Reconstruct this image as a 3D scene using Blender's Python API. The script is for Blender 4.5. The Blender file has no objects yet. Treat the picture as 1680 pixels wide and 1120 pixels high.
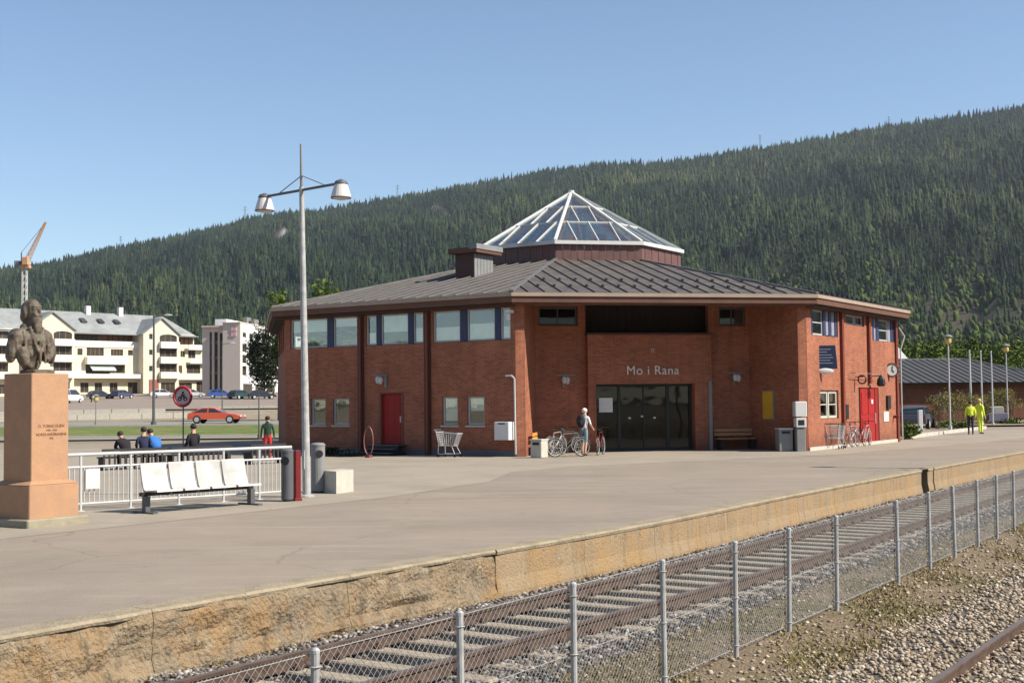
import bpy, bmesh, math, random
import numpy as np
from mathutils import Matrix, Vector, noise
R = math.radians
PI = math.pi
random.seed(4)
rng = np.random.default_rng(4)
SC = bpy.context.scene
COL = SC.collection

# ------------------------------------------------------------------ camera, sky, sun, exposure
CAM_H = 2.0
FOC, PITCH, ROLL = 2121.2, 0.0466812641, 0.0107456
cd = bpy.data.cameras.new('camera')
cam = bpy.data.objects.new('camera', cd)
COL.objects.link(cam)
cd.sensor_width = 36.0
cd.lens = 36.0 * FOC / 1680.0
cd.clip_start = 0.1
cd.clip_end = 12000
Mv = Matrix.Translation((0, 0, CAM_H)) @ Matrix.Rotation(PI / 2 + PITCH, 4, 'X') @ Matrix.Rotation(-ROLL, 4, 'Z')
cam.matrix_world = Mv
SC.camera = cam

SUN_EL = R(41)
SUN_AZ = Vector((0.955, -0.297))            # horizontal direction towards the sun
SUN_AZ.normalize()
world = bpy.data.worlds.new("World")
SC.world = world
world.use_nodes = True
wn = world.node_tree
sky = wn.nodes.new('ShaderNodeTexSky')
sky.sky_type = 'NISHITA'
sky.sun_disc = False
sky.sun_elevation = SUN_EL
sky.sun_rotation = math.atan2(SUN_AZ.x, SUN_AZ.y)
sky.altitude = 50
sky.air_density = 1.0
sky.dust_density = 0.15
sky.ozone_density = 3.2
wn.links.new(sky.outputs[0], wn.nodes['Background'].inputs[0])
wn.nodes['Background'].inputs[1].default_value = 0.093
sl = bpy.data.lights.new('sun', 'SUN')
sl.energy = 5.0
sl.angle = R(0.53)
sl.color = (1.0, 0.93, 0.82)
sun = bpy.data.objects.new('sun', sl)
COL.objects.link(sun)
sdir = Vector((SUN_AZ.x * math.cos(SUN_EL), SUN_AZ.y * math.cos(SUN_EL), math.sin(SUN_EL)))
sun.rotation_euler = (-sdir).to_track_quat('-Z', 'Y').to_euler()
sun.location = (0, 0, 300)
SC.view_settings.view_transform = 'Standard'
SC.view_settings.look = 'None'
SC.view_settings.gamma = 1
SC.view_settings.use_curve_mapping = False
SC.view_settings.exposure = 0.7
SC.render.engine = 'CYCLES'
SC.cycles.max_bounces = 6
SC.cycles.transparent_max_bounces = 24
SC.cycles.volume_bounces = 0

# ------------------------------------------------------------------ materials
MATS = {}


def mat(name, col, rough=0.8, var=0.12, scale=3.0, bump=0.0, bscale=None, metal=0.0, col2=None, mixscale=1.0,
        lo=0.4, hi=0.6, spec=0.35, stretch=None, coord='Object'):
    """principled surface, colour varied by noise, optional second colour in patches, optional fine relief"""
    if name in MATS:
        return MATS[name]
    m = bpy.data.materials.new(name)
    m.use_nodes = True
    nt = m.node_tree
    N, L = nt.nodes, nt.links
    p = N['Principled BSDF']
    p.inputs['Roughness'].default_value = rough
    p.inputs['Metallic'].default_value = metal
    p.inputs['Specular IOR Level'].default_value = spec
    tc = N.new('ShaderNodeTexCoord')
    mp = N.new('ShaderNodeMapping')
    L.new(tc.outputs[coord], mp.inputs[0])
    if stretch:
        mp.inputs['Scale'].default_value = stretch
    n1 = N.new('ShaderNodeTexNoise')
    n1.inputs['Scale'].default_value = scale
    n1.inputs['Detail'].default_value = 6
    n1.inputs['Roughness'].default_value = 0.65
    L.new(mp.outputs[0], n1.inputs['Vector'])
    base = N.new('ShaderNodeRGB')
    base.outputs[0].default_value = (*col, 1)
    src = base.outputs[0]
    if col2:
        n2 = N.new('ShaderNodeTexNoise')
        n2.inputs['Scale'].default_value = mixscale
        n2.inputs['Detail'].default_value = 5
        n2.inputs['Roughness'].default_value = 0.6
        L.new(mp.outputs[0], n2.inputs['Vector'])
        mr = N.new('ShaderNodeMapRange')
        mr.inputs[1].default_value = lo
        mr.inputs[2].default_value = hi
        L.new(n2.outputs[0], mr.inputs[0])
        mx = N.new('ShaderNodeMix')
        mx.data_type = 'RGBA'
        mx.inputs[6].default_value = (*col, 1)
        mx.inputs[7].default_value = (*col2, 1)
        L.new(mr.outputs[0], mx.inputs[0])
        src = mx.outputs[2]
    hv = N.new('ShaderNodeHueSaturation')
    L.new(src, hv.inputs['Color'])
    m2 = N.new('ShaderNodeMapRange')
    m2.inputs[1].default_value = 0.25
    m2.inputs[2].default_value = 0.75
    m2.inputs[3].default_value = 1 - var * 1.6
    m2.inputs[4].default_value = 1 + var * 1.6
    L.new(n1.outputs[0], m2.inputs[0])
    L.new(m2.outputs[0], hv.inputs['Value'])
    L.new(hv.outputs[0], p.inputs['Base Color'])
    if bump:
        nb = N.new('ShaderNodeTexNoise')
        nb.inputs['Scale'].default_value = bscale or scale * 6
        nb.inputs['Detail'].default_value = 4
        L.new(mp.outputs[0], nb.inputs['Vector'])
        b = N.new('ShaderNodeBump')
        b.inputs['Strength'].default_value = bump
        b.inputs['Distance'].default_value = 0.03
        L.new(nb.outputs[0], b.inputs['Height'])
        L.new(b.outputs[0], p.inputs['Normal'])
    MATS[name] = m
    return m


def layered(name, base, layers, rough=0.9, bump=0.5, bscale=25, bdist=0.03):
    """base colour with noise layers on top: (colour, scale, lo, hi, strength, stretch, kind)"""
    m = bpy.data.materials.new(name)
    m.use_nodes = True
    nt = m.node_tree
    N, L = nt.nodes, nt.links
    p = N['Principled BSDF']
    p.inputs['Roughness'].default_value = rough
    p.inputs['Specular IOR Level'].default_value = 0.2
    tc = N.new('ShaderNodeTexCoord')
    c = N.new('ShaderNodeRGB')
    c.outputs[0].default_value = (*base, 1)
    src = c.outputs[0]
    for i, (col, sc, lo, hi, st, stretch, kind) in enumerate(layers):
        mp = N.new('ShaderNodeMapping')
        mp.inputs['Location'].default_value = (i * 7.3, i * 3.1, i * 5.7)
        mp.inputs['Scale'].default_value = stretch or (1, 1, 1)
        L.new(tc.outputs['Object'], mp.inputs[0])
        if kind == 'crack':
            t = N.new('ShaderNodeTexVoronoi')
            t.feature = 'DISTANCE_TO_EDGE'
            t.inputs['Scale'].default_value = sc
            wn_ = N.new('ShaderNodeTexNoise')
            wn_.inputs['Scale'].default_value = sc * 3
            wn_.inputs['Detail'].default_value = 5
            L.new(mp.outputs[0], wn_.inputs['Vector'])
            ad = N.new('ShaderNodeMixRGB')
            ad.blend_type = 'ADD'
            ad.inputs[0].default_value = 0.35 / sc
            L.new(mp.outputs[0], ad.inputs[1])
            L.new(wn_.outputs['Color'], ad.inputs[2])
            L.new(ad.outputs[0], t.inputs['Vector'])
            out = t.outputs['Distance']
        else:
            t = N.new('ShaderNodeTexNoise')
            t.inputs['Scale'].default_value = sc
            t.inputs['Detail'].default_value = 8
            t.inputs['Roughness'].default_value = 0.68
            L.new(mp.outputs[0], t.inputs['Vector'])
            out = t.outputs[0]
        mr = N.new('ShaderNodeMapRange')
        mr.inputs[1].default_value, mr.inputs[2].default_value = lo, hi
        mr.inputs[3].default_value, mr.inputs[4].default_value = (st, 0) if kind == 'crack' else (0, st)
        L.new(out, mr.inputs[0])
        mx = N.new('ShaderNodeMix')
        mx.data_type = 'RGBA'
        mx.inputs[7].default_value = (*col, 1)
        L.new(src, mx.inputs[6])
        L.new(mr.outputs[0], mx.inputs[0])
        src = mx.outputs[2]
    L.new(src, p.inputs['Base Color'])
    nb = N.new('ShaderNodeTexNoise')
    nb.inputs['Scale'].default_value = bscale
    nb.inputs['Detail'].default_value = 6
    L.new(tc.outputs['Object'], nb.inputs['Vector'])
    b = N.new('ShaderNodeBump')
    b.inputs['Strength'].default_value = bump
    b.inputs['Distance'].default_value = bdist
    L.new(nb.outputs[0], b.inputs['Height'])
    L.new(b.outputs[0], p.inputs['Normal'])
    MATS[name] = m
    return m


def brick_mat(name, c1, c2, mortar, bw=0.24, bh=0.077):
    m = bpy.data.materials.new(name)
    m.use_nodes = True
    nt = m.node_tree
    N, L = nt.nodes, nt.links
    p = N['Principled BSDF']
    p.inputs['Roughness'].default_value = 0.85
    p.inputs['Specular IOR Level'].default_value = 0.2
    uv = N.new('ShaderNodeUVMap')
    uv.uv_map = 'UVMap'
    br = N.new('ShaderNodeTexBrick')
    br.inputs['Color1'].default_value = (*c1, 1)
    br.inputs['Color2'].default_value = (*c2, 1)
    br.inputs['Mortar'].default_value = (*mortar, 1)
    br.inputs['Scale'].default_value = 1.0
    br.inputs['Mortar Size'].default_value = 0.006
    br.inputs['Mortar Smooth'].default_value = 0.2
    br.inputs['Bias'].default_value = 0.0
    br.inputs['Brick Width'].default_value = bw
    br.inputs['Row Height'].default_value = bh
    L.new(uv.outputs[0], br.inputs['Vector'])
    n1 = N.new('ShaderNodeTexNoise')
    n1.inputs['Scale'].default_value = 0.8
    n1.inputs['Detail'].default_value = 7
    n1.inputs['Roughness'].default_value = 0.7
    L.new(uv.outputs[0], n1.inputs['Vector'])
    hv = N.new('ShaderNodeHueSaturation')
    mr = N.new('ShaderNodeMapRange')
    mr.inputs[1].default_value = 0.3
    mr.inputs[2].default_value = 0.7
    mr.inputs[3].default_value = 0.78
    mr.inputs[4].default_value = 1.2
    L.new(n1.outputs[0], mr.inputs[0])
    L.new(mr.outputs[0], hv.inputs['Value'])
    L.new(br.outputs['Color'], hv.inputs['Color'])
    # water streaks run down the wall, splash dirt along its foot
    mp = N.new('ShaderNodeMapping')
    mp.inputs['Scale'].default_value = (3.2, 0.22, 1)
    L.new(uv.outputs[0], mp.inputs[0])
    n2 = N.new('ShaderNodeTexNoise')
    n2.inputs['Scale'].default_value = 1.0
    n2.inputs['Detail'].default_value = 6
    L.new(mp.outputs[0], n2.inputs['Vector'])
    m2 = N.new('ShaderNodeMapRange')
    m2.inputs[1].default_value, m2.inputs[2].default_value = .52, .74
    m2.inputs[3].default_value, m2.inputs[4].default_value = 0, .38
    L.new(n2.outputs[0], m2.inputs[0])
    sp = N.new('ShaderNodeSeparateXYZ')
    L.new(uv.outputs[0], sp.inputs[0])
    m3 = N.new('ShaderNodeMapRange')
    m3.inputs[1].default_value, m3.inputs[2].default_value = .1, .75
    m3.inputs[3].default_value, m3.inputs[4].default_value = .55, 0
    L.new(sp.outputs['Y'], m3.inputs[0])
    mm = N.new('ShaderNodeMath')
    mm.operation = 'MAXIMUM'
    L.new(m2.outputs[0], mm.inputs[0])
    L.new(m3.outputs[0], mm.inputs[1])
    mx = N.new('ShaderNodeMix')
    mx.data_type = 'RGBA'
    mx.inputs[7].default_value = (c2[0] * .5, c2[1] * .62, c2[2] * .75, 1)
    L.new(mm.outputs[0], mx.inputs[0])
    L.new(hv.outputs[0], mx.inputs[6])
    L.new(mx.outputs[2], p.inputs['Base Color'])
    MATS[name] = m
    return m


def glass_mat(name, tint=(0.75, 0.82, 0.8), refl=0.35, rough=0.03, add=0.5):
    """window glass: mirror part by fresnel + constant, the rest lets light through tinted"""
    m = bpy.data.materials.new(name)
    m.use_nodes = True
    nt = m.node_tree
    N, L = nt.nodes, nt.links
    N.remove(N['Principled BSDF'])
    out = N['Material Output']
    gl = N.new('ShaderNodeBsdfGlossy')
    gl.inputs['Roughness'].default_value = rough
    gl.inputs['Color'].default_value = (0.95, 0.97, 1, 1)
    tr = N.new('ShaderNodeBsdfTransparent')
    tr.inputs['Color'].default_value = (*tint, 1)
    lw = N.new('ShaderNodeLayerWeight')
    lw.inputs['Blend'].default_value = 0.25
    mr = N.new('ShaderNodeMapRange')
    mr.inputs[3].default_value = refl
    mr.inputs[4].default_value = min(1, refl + add)
    L.new(lw.outputs['Fresnel'], mr.inputs[0])
    nz = N.new('ShaderNodeTexNoise')
    nz.inputs['Scale'].default_value = 0.9
    tc = N.new('ShaderNodeTexCoord')
    L.new(tc.outputs['Object'], nz.inputs['Vector'])
    bp = N.new('ShaderNodeBump')
    bp.inputs['Strength'].default_value = 0.25
    bp.inputs['Distance'].default_value = 0.02
    L.new(nz.outputs[0], bp.inputs['Height'])
    L.new(bp.outputs[0], gl.inputs['Normal'])
    mx = N.new('ShaderNodeMixShader')
    L.new(mr.outputs[0], mx.inputs[0])
    L.new(tr.outputs[0], mx.inputs[1])
    L.new(gl.outputs[0], mx.inputs[2])
    L.new(mx.outputs[0], out.inputs['Surface'])
    MATS[name] = m
    return m


def attr_mat(name, stops, rough=0.9, attr='tint', spec=0.1, translucent=0.0):
    """colour from a per-vertex kind value through a ramp"""
    m = bpy.data.materials.new(name)
    m.use_nodes = True
    nt = m.node_tree
    N, L = nt.nodes, nt.links
    p = N['Principled BSDF']
    p.inputs['Roughness'].default_value = rough
    p.inputs['Specular IOR Level'].default_value = spec
    a = N.new('ShaderNodeAttribute')
    a.attribute_name = attr
    r = N.new('ShaderNodeValToRGB')
    el = r.color_ramp.elements
    el[0].position, el[0].color = stops[0][0], (*stops[0][1], 1)
    el[1].position, el[1].color = stops[-1][0], (*stops[-1][1], 1)
    for pos, c in stops[1:-1]:
        e = el.new(pos)
        e.color = (*c, 1)
    L.new(a.outputs['Fac'], r.inputs[0])
    L.new(r.outputs[0], p.inputs['Base Color'])
    MATS[name] = m
    return m


# ------------------------------------------------------------------ mesh builder
class MB:
    def __init__(s, xf=None):
        s.v = []
        s.f = []
        s.m = []
        s.xf = xf or Matrix.Identity(4)

    def add(s, vs, fs, mi=0):
        o = len(s.v)
        s.v += [tuple(s.xf @ Vector(p)) for p in vs]
        s.f += [tuple(i + o for i in f) for f in fs]
        s.m += [mi] * len(fs)
        return s

    def box(s, x0, x1, y0, y1, z0, z1, mi=0):
        vs = [(x0, y0, z0), (x1, y0, z0), (x1, y1, z0), (x0, y1, z0), (x0, y0, z1), (x1, y0, z1), (x1, y1, z1), (x0, y1, z1)]
        return s.add(vs, [(0, 3, 2, 1), (4, 5, 6, 7), (0, 1, 5, 4), (1, 2, 6, 5), (2, 3, 7, 6), (3, 0, 4, 7)], mi)

    def cbox(s, x0, x1, y0, y1, z0, z1, c=0.02, mi=0):
        """box with chamfered vertical and top edges"""
        def ring(ix, z):
            a, b, d, e = x0 + ix, x1 - ix, y0 + ix, y1 - ix
            return [(a + c, d, z), (b - c, d, z), (b, d + c, z), (b, e - c, z), (b - c, e, z), (a + c, e, z), (a, e - c, z), (a, d + c, z)]
        vs = ring(0, z0) + ring(0, z1 - c) + ring(c, z1)
        fs = [tuple(range(7, -1, -1)), tuple(range(16, 24))]
        for k in range(2):
            for i in range(8):
                j = (i + 1) % 8
                fs.append((k * 8 + i, k * 8 + j, k * 8 + 8 + j, k * 8 + 8 + i))
        return s.add(vs, fs, mi)

    def tube(s, p, q, r, n=8, r2=None, mi=0):
        p, q = Vector(p), Vector(q)
        d = q - p
        if d.length < 1e-6:
            return s
        a = d.normalized().orthogonal().normalized()
        b = d.normalized().cross(a)
        r2 = r if r2 is None else r2
        vs = [p + (a * math.cos(t) + b * math.sin(t)) * r for t in [2 * PI * i / n for i in range(n)]]
        vs += [q + (a * math.cos(t) + b * math.sin(t)) * r2 for t in [2 * PI * i / n for i in range(n)]]
        fs = [(i, (i + 1) % n, n + (i + 1) % n, n + i) for i in range(n)]
        fs += [tuple(range(n - 1, -1, -1)), tuple(range(n, 2 * n))]
        return s.add([tuple(v) for v in vs], fs, mi)

    def path(s, pts, r, n=8, mi=0):
        for a, b in zip(pts, pts[1:]):
            s.tube(a, b, r, n, mi=mi)
        return s

    def bar(s, p, q, w, h, mi=0):
        """rectangular bar between two points, w sideways, h upwards"""
        p, q = Vector(p), Vector(q)
        d = (q - p).normalized()
        up = Vector((0, 0, 1)) if abs(d.z) < 0.95 else Vector((0, 1, 0))
        a = d.cross(up).normalized() * w / 2
        b = a.cross(d).normalized() * h / 2
        vs = [p - a - b, p + a - b, p + a + b, p - a + b, q - a - b, q + a - b, q + a + b, q - a + b]
        return s.add([tuple(v) for v in vs], [(0, 1, 2, 3), (7, 6, 5, 4), (0, 4, 5, 1), (1, 5, 6, 2), (2, 6, 7, 3), (3, 7, 4, 0)], mi)

    def lathe(s, c, prof, n=16, mi=0, axis='Z'):
        """prof: list of (r, z)"""
        vs = []
        for r, z in prof:
            for i in range(n):
                t = 2 * PI * i / n
                x, y = r * math.cos(t), r * math.sin(t)
                if axis == 'Z':
                    vs.append((c[0] + x, c[1] + y, c[2] + z))
                elif axis == 'X':
                    vs.append((c[0] + z, c[1] + x, c[2] + y))
                else:
                    vs.append((c[0] + x, c[1] + z, c[2] + y))
        fs = []
        for k in range(len(prof) - 1):
            for i in range(n):
                j = (i + 1) % n
                fs.append((k * n + i, k * n + j, (k + 1) * n + j, (k + 1) * n + i))
        fs.append(tuple(range(n - 1, -1, -1)))
        fs.append(tuple(range((len(prof) - 1) * n, len(prof) * n)))
        return s.add(vs, fs, mi)

    def torus(s, c, R0, r, axis='Y', n=24, k=6, a0=0, a1=2 * PI, sx=1, mi=0):
        vs = []
        full = abs(a1 - a0 - 2 * PI) < 1e-6
        cnt = n if full else n + 1
        for i in range(cnt):
            t = a0 + (a1 - a0) * i / n
            for j in range(k):
                u = 2 * PI * j / k
                rr = R0 + r * math.cos(u)
                w = r * math.sin(u)
                x, z = rr * math.cos(t) * sx, rr * math.sin(t)
                vs.append((c[0] + x, c[1] + w, c[2] + z) if axis == 'Y' else ((c[0] + w, c[1] + x, c[2] + z) if axis == 'X' else (c[0] + x, c[1] + z, c[2] + w)))
        fs = []
        for i in range(n):
            i2 = (i + 1) % cnt
            for j in range(k):
                j2 = (j + 1) % k
                fs.append((i * k + j, i2 * k + j, i2 * k + j2, i * k + j2))
        return s.add(vs, fs, mi)

    def ell(s, c, r, n=10, k=7, rot=None, mi=0):
        vs, fs = [], []
        M = rot or Matrix.Identity(3)
        for j in range(1, k):
            ph = PI * j / k
            for i in range(n):
                t = 2 * PI * i / n
                q = M @ Vector((r[0] * math.sin(ph) * math.cos(t), r[1] * math.sin(ph) * math.sin(t), r[2] * math.cos(ph)))
                vs.append((c[0] + q.x, c[1] + q.y, c[2] + q.z))
        tp = M @ Vector((0, 0, r[2]))
        bt = M @ Vector((0, 0, -r[2]))
        vs += [(c[0] + tp.x, c[1] + tp.y, c[2] + tp.z), (c[0] + bt.x, c[1] + bt.y, c[2] + bt.z)]
        T, B = len(vs) - 2, len(vs) - 1
        for j in range(k - 2):
            for i in range(n):
                i2 = (i + 1) % n
                fs.append((j * n + i, (j + 1) * n + i, (j + 1) * n + i2, j * n + i2))
        for i in range(n):
            i2 = (i + 1) % n
            fs.append((T, i, i2))
            fs.append((B, (k - 2) * n + i2, (k - 2) * n + i))
        return s.add(vs, fs, mi)

    def prism(s, poly, z0, z1, mi=0):
        n = len(poly)
        vs = [(x, y, z0) for x, y in poly] + [(x, y, z1) for x, y in poly]
        fs = [tuple(range(n - 1, -1, -1)), tuple(range(n, 2 * n))] + [(i, (i + 1) % n, n + (i + 1) % n, n + i) for i in range(n)]
        return s.add(vs, fs, mi)

    def extr(s, poly, y0, y1, mi=0):
        """poly in x,z extruded along y"""
        n = len(poly)
        vs = [(x, y0, z) for x, z in poly] + [(x, y1, z) for x, z in poly]
        fs = [tuple(range(n)), tuple(range(2 * n - 1, n - 1, -1))] + [((i + 1) % n, i, n + i, n + (i + 1) % n) for i in range(n)]
        return s.add(vs, fs, mi)

    def mesh(s, name, mats, uv=False, smooth=False):
        me = bpy.data.meshes.new(name)
        me.from_pydata(s.v, [], s.f)
        for m in mats:
            me.materials.append(m)
        if len(mats) > 1:
            me.polygons.foreach_set('material_index', s.m)
        if uv:
            L = me.uv_layers.new(name='UVMap').data
            for p in me.polygons:
                n = p.normal
                if abs(n.z) > 0.7:
                    for li in p.loop_indices:
                        c = me.vertices[me.loops[li].vertex_index].co
                        L[li].uv = (c.x, c.y)
                else:
                    t = Vector((-n.y, n.x, 0)).normalized()
                    for li in p.loop_indices:
                        c = me.vertices[me.loops[li].vertex_index].co
                        L[li].uv = (c.dot(t), c.z)
        if smooth:
            me.polygons.foreach_set('use_smooth', [True] * len(me.polygons))
        return me


def link(name, me, parent=None):
    o = bpy.data.objects.new(name, me)
    COL.objects.link(o)
    if parent:
        o.parent = parent
    return o


def obj(name, mb, m, parent=None, uv=False, smooth=False, **props):
    mats = m if isinstance(m, (list, tuple)) else [m]
    o = link(name, mb.mesh(name, mats, uv, smooth), parent)
    for k, v in props.items():
        o[k] = v
    return o


def thing(name, label, cat, loc=(0, 0, 0), rz=0, group=None):
    o = bpy.data.objects.new(name, None)
    COL.objects.link(o)
    o.location = loc
    o.rotation_euler = (0, 0, rz)
    o['label'] = label
    o['category'] = cat
    if group:
        o['group'] = group
    return o


def tag(o, label, cat, group=None):
    o['label'] = label
    o['category'] = cat
    if group:
        o['group'] = group
    return o


def dup(root, loc, rz, label, group=None):
    r = root.copy()
    COL.objects.link(r)
    r.location = loc
    r.rotation_euler = (0, 0, rz)
    r['label'] = label
    if group:
        r['group'] = group

    def rec(a, b):
        for ch in list(a.children):
            c = ch.copy()
            COL.objects.link(c)
            c.parent = b
            rec(ch, c)
    rec(root, r)
    return r


def npmesh(name, V, F, mats, tint=None, smooth=False, matidx=None):
    me = bpy.data.meshes.new(name)
    nv, nf, k = len(V), len(F), F.shape[1]
    me.vertices.add(nv)
    me.vertices.foreach_set('co', np.ascontiguousarray(V, dtype=np.float32).ravel())
    me.loops.add(nf * k)
    me.loops.foreach_set('vertex_index', np.ascontiguousarray(F, dtype=np.int32).ravel())
    me.polygons.add(nf)
    me.polygons.foreach_set('loop_start', np.arange(nf, dtype=np.int32) * k)
    me.polygons.foreach_set('loop_total', np.full(nf, k, dtype=np.int32))
    for m in mats:
        me.materials.append(m)
    if matidx is not None:
        me.polygons.foreach_set('material_index', matidx.astype(np.int32))
    me.update(calc_edges=True)
    if tint is not None:
        a = me.attributes.new('tint', 'FLOAT', 'POINT')
        a.data.foreach_set('value', np.ascontiguousarray(tint, dtype=np.float32))
    if smooth:
        me.polygons.foreach_set('use_smooth', np.ones(nf, dtype=bool))
    return me


def RZ(a):
    return Matrix.Rotation(a, 4, 'Z')


def TR(x, y, z=0):
    return Matrix.Translation((x, y, z))


# material palette
M_ASPH = layered('platform_asphalt', (0.285, 0.232, 0.182), [
    ((0.235, 0.20, 0.155), 0.22, .42, .62, .8, None, 'n'), ((0.33, 0.275, 0.21), 0.5, .52, .68, .5, None, 'n'),
    ((0.21, 0.175, 0.14), 1.6, .56, .72, .5, None, 'n'), ((0.36, 0.31, 0.25), 9, .58, .75, .4, None, 'n'),
    ((0.17, 0.14, 0.11), 28, .56, .72, .6, None, 'n'), ((0.22, 0.185, 0.14), 1.0, .52, .66, .6, (.22, 1.3, 1), 'n'), ((0.34, 0.285, 0.225), 1.0, .56, .68, .6, (.18, 1.6, 1), 'n'), ((0.15, 0.125, 0.10), 0.16, .0, .004, .45, None, 'crack')], 0.9, .35, 70)
M_PAVE = layered('forecourt_paving', (0.315, 0.268, 0.207), [
    ((0.26, 0.225, 0.175), 0.3, .45, .62, .8, None, 'n'), ((0.36, 0.31, 0.245), 0.9, .52, .68, .5, None, 'n'),
    ((0.22, 0.19, 0.15), 2.2, .58, .72, .5, None, 'n'), ((0.18, 0.155, 0.12), 0.22, .0, .004, .5, None, 'crack')], 0.9, .3, 60)
M_TOWN = layered('town_earth', (0.26, 0.21, 0.145), [((0.17, 0.16, 0.08), .05, .45, .60, .85, None, 'n'), ((0.33, 0.28, 0.21), .22, .50, .64, .7, None, 'n'), ((0.16, 0.13, 0.09), .9, .54, .68, .6, None, 'n')], .95, .5, 3)
M_ROAD = mat('road_asphalt', (0.24, 0.22, 0.19), 0.9, 0.06, 0.3, 0.2, 20)
M_LOT = mat('parking_asphalt', (0.25, 0.20, 0.16), 0.9, 0.08, 0.3, 0.2, 20)
M_GRASS = mat('grass_green', (0.095, 0.135, 0.022), 0.95, 0.18, 1.2, 0.6, 8, col2=(0.15, 0.155, 0.04), mixscale=0.3)
M_CONC = mat('light_concrete', (0.45, 0.42, 0.35), 0.85, 0.08, 4, 0.3, 30)
M_OCHRE = layered('ochre_concrete', (0.29, 0.215, 0.135), [
    ((0.25, 0.185, 0.115), 1.1, .42, .6, .75, None, 'n'), ((0.32, 0.195, 0.08), 1.6, .44, .66, .75, (1, 1, .5), 'n'),
    ((0.19, 0.125, 0.07), 5.5, .5, .7, .7, (1, 1, .12), 'n'), ((0.40, 0.33, 0.22), 7, .58, .75, .5, (1, 1, .15), 'n'),
    ((0.10, 0.075, 0.045), 11, .58, .70, .75, None, 'n')], .95, .7, 26)
M_OLDC = layered('old_spalled_concrete', (0.26, 0.19, 0.115), [
    ((0.20, 0.165, 0.12), 1.2, .42, .6, .8, None, 'n'), ((0.28, 0.17, 0.075), 1.5, .47, .62, .75, (1, 1, .9), 'n'),
    ((0.36, 0.30, 0.21), 4.5, .55, .68, .7, None, 'n'), ((0.11, 0.085, 0.055), 6.5, .52, .66, .85, (1, 1, .5), 'n'),
    ((0.42, 0.36, 0.28), 14, .62, .72, .7, None, 'n'), ((0.07, 0.055, 0.035), 18, .58, .68, .8, None, 'n')], .97, 1.0, 22, .05)
M_COPE = layered('platform_edge_concrete', (0.31, 0.255, 0.175), [((0.2, .165, .11), 2.5, .45, .62, .7, None, 'n'), ((.4, .34, .25), 7, .55, .7, .6, None, 'n'), ((.11, .1, .06), 12, .58, .7, .7, None, 'n')], .95, .6, 30)
M_RUST = mat('rusty_steel', (0.082, 0.052, 0.038), 0.9, 0.3, 5, 0.2, 40, spec=0.2)
M_RAILTOP = mat('worn_rail_top', (0.15, 0.12, 0.105), 0.5, 0.1, 2, metal=0.3)
M_NEARTOP = mat('polished_rail_top', (0.20, 0.15, 0.125), 0.45, 0.15, 2, metal=0.4)
M_SLEEP = mat('weathered_sleeper', (0.31, 0.255, 0.19), 0.95, 0.2, 4, 0.5, 30, stretch=(1, 1, 1))
M_BALG = mat('ballast_grey', (0.15, 0.125, 0.10), 1, 0.35, 9, 1.0, 25, col2=(0.10, 0.08, 0.06), mixscale=3)
M_SOIL = layered('dry_mossy_soil', (0.215, 0.16, 0.10), [((0.13, 0.115, 0.04), .9, .48, .60, .85, None, 'n'), ((0.30, 0.235, 0.16), 2.4, .52, .66, .7, None, 'n'), ((0.15, 0.105, 0.065), 7, .52, .68, .7, None, 'n'), ((.36, .29, .2), 22, .60, .70, .7, None, 'n')], 1, 1.0, 24, .05)
M_BRICK = brick_mat('red_brick', (0.335, 0.112, 0.060), (0.23, 0.074, 0.041), (0.34, 0.20, 0.13))
M_BRICK2 = brick_mat('dark_red_brick', (0.16, 0.06, 0.038), (0.13, 0.05, 0.032), (0.16, 0.10, 0.07))
M_ROOF = mat('roof_sheet_metal', (0.115, 0.094, 0.075), 0.65, 0.22, 2.5, 0.1, 10, col2=(0.08, 0.07, 0.062), mixscale=1.3, metal=0.0, spec=0.3)
M_SEAM = mat('roof_seam_metal', (0.14, 0.13, 0.12), 0.5, 0.1, 4, spec=0.5)
M_HOOK = mat('snow_guard_dark', (0.03, 0.03, 0.035), 0.7, 0.1)
M_GUTTER = mat('gutter_brown', (0.33, 0.25, 0.19), 0.6, 0.08, 2)
M_FASCIA = mat('fascia_brown', (0.12, 0.055, 0.035), 0.7, 0.12, 2)
M_SOFFIT = mat('soffit_dark', (0.05, 0.025, 0.018), 0.8, 0.12, 2)
M_CLAD = mat('dark_cladding', (0.035, 0.024, 0.018), 0.8, 0.15, 3)
M_CURB = mat('red_brown_sheet', (0.125, 0.058, 0.05), 0.55, 0.14, 2, spec=0.5)
M_WHITE = mat('white_metal', (0.60, 0.59, 0.56), 0.45, 0.04, 3)
M_GALV = mat('galvanised_steel', (0.36, 0.355, 0.34), 0.65, 0.2, 7, metal=0.1)
M_LGREY = mat('light_grey_paint', (0.48, 0.48, 0.46), 0.5, 0.05, 3)
M_BLUE = mat('blue_paint', (0.03, 0.04, 0.095), 0.5, 0.1, 3)
M_SHUT = mat('grey_shutter', (0.25, 0.25, 0.30), 0.6, 0.06, 3)
M_WFRAME = mat('grey_window_frame', (0.42, 0.42, 0.41), 0.5, 0.06, 3)
M_DKSTEEL = mat('dark_brown_steel', (0.075, 0.032, 0.022), 0.6, 0.1, 3)
M_REDPIPE = mat('dark_red_pipe', (0.16, 0.035, 0.02), 0.5, 0.1, 3)
M_RED = mat('red_paint', (0.30, 0.009, 0.006), 0.6, 0.1, 1.5)
M_BLACK = mat('black_paint', (0.018, 0.018, 0.018), 0.5, 0.1, 3)
M_DKGREY = mat('dark_grey_metal', (0.09, 0.09, 0.095), 0.55, 0.1, 3)
M_MGREY = mat('mid_grey_metal', (0.20, 0.20, 0.195), 0.6, 0.08, 3)
M_WOOD = mat('warm_wood', (0.42, 0.22, 0.10), 0.7, 0.15, 4, stretch=(1, 6, 6))
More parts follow.
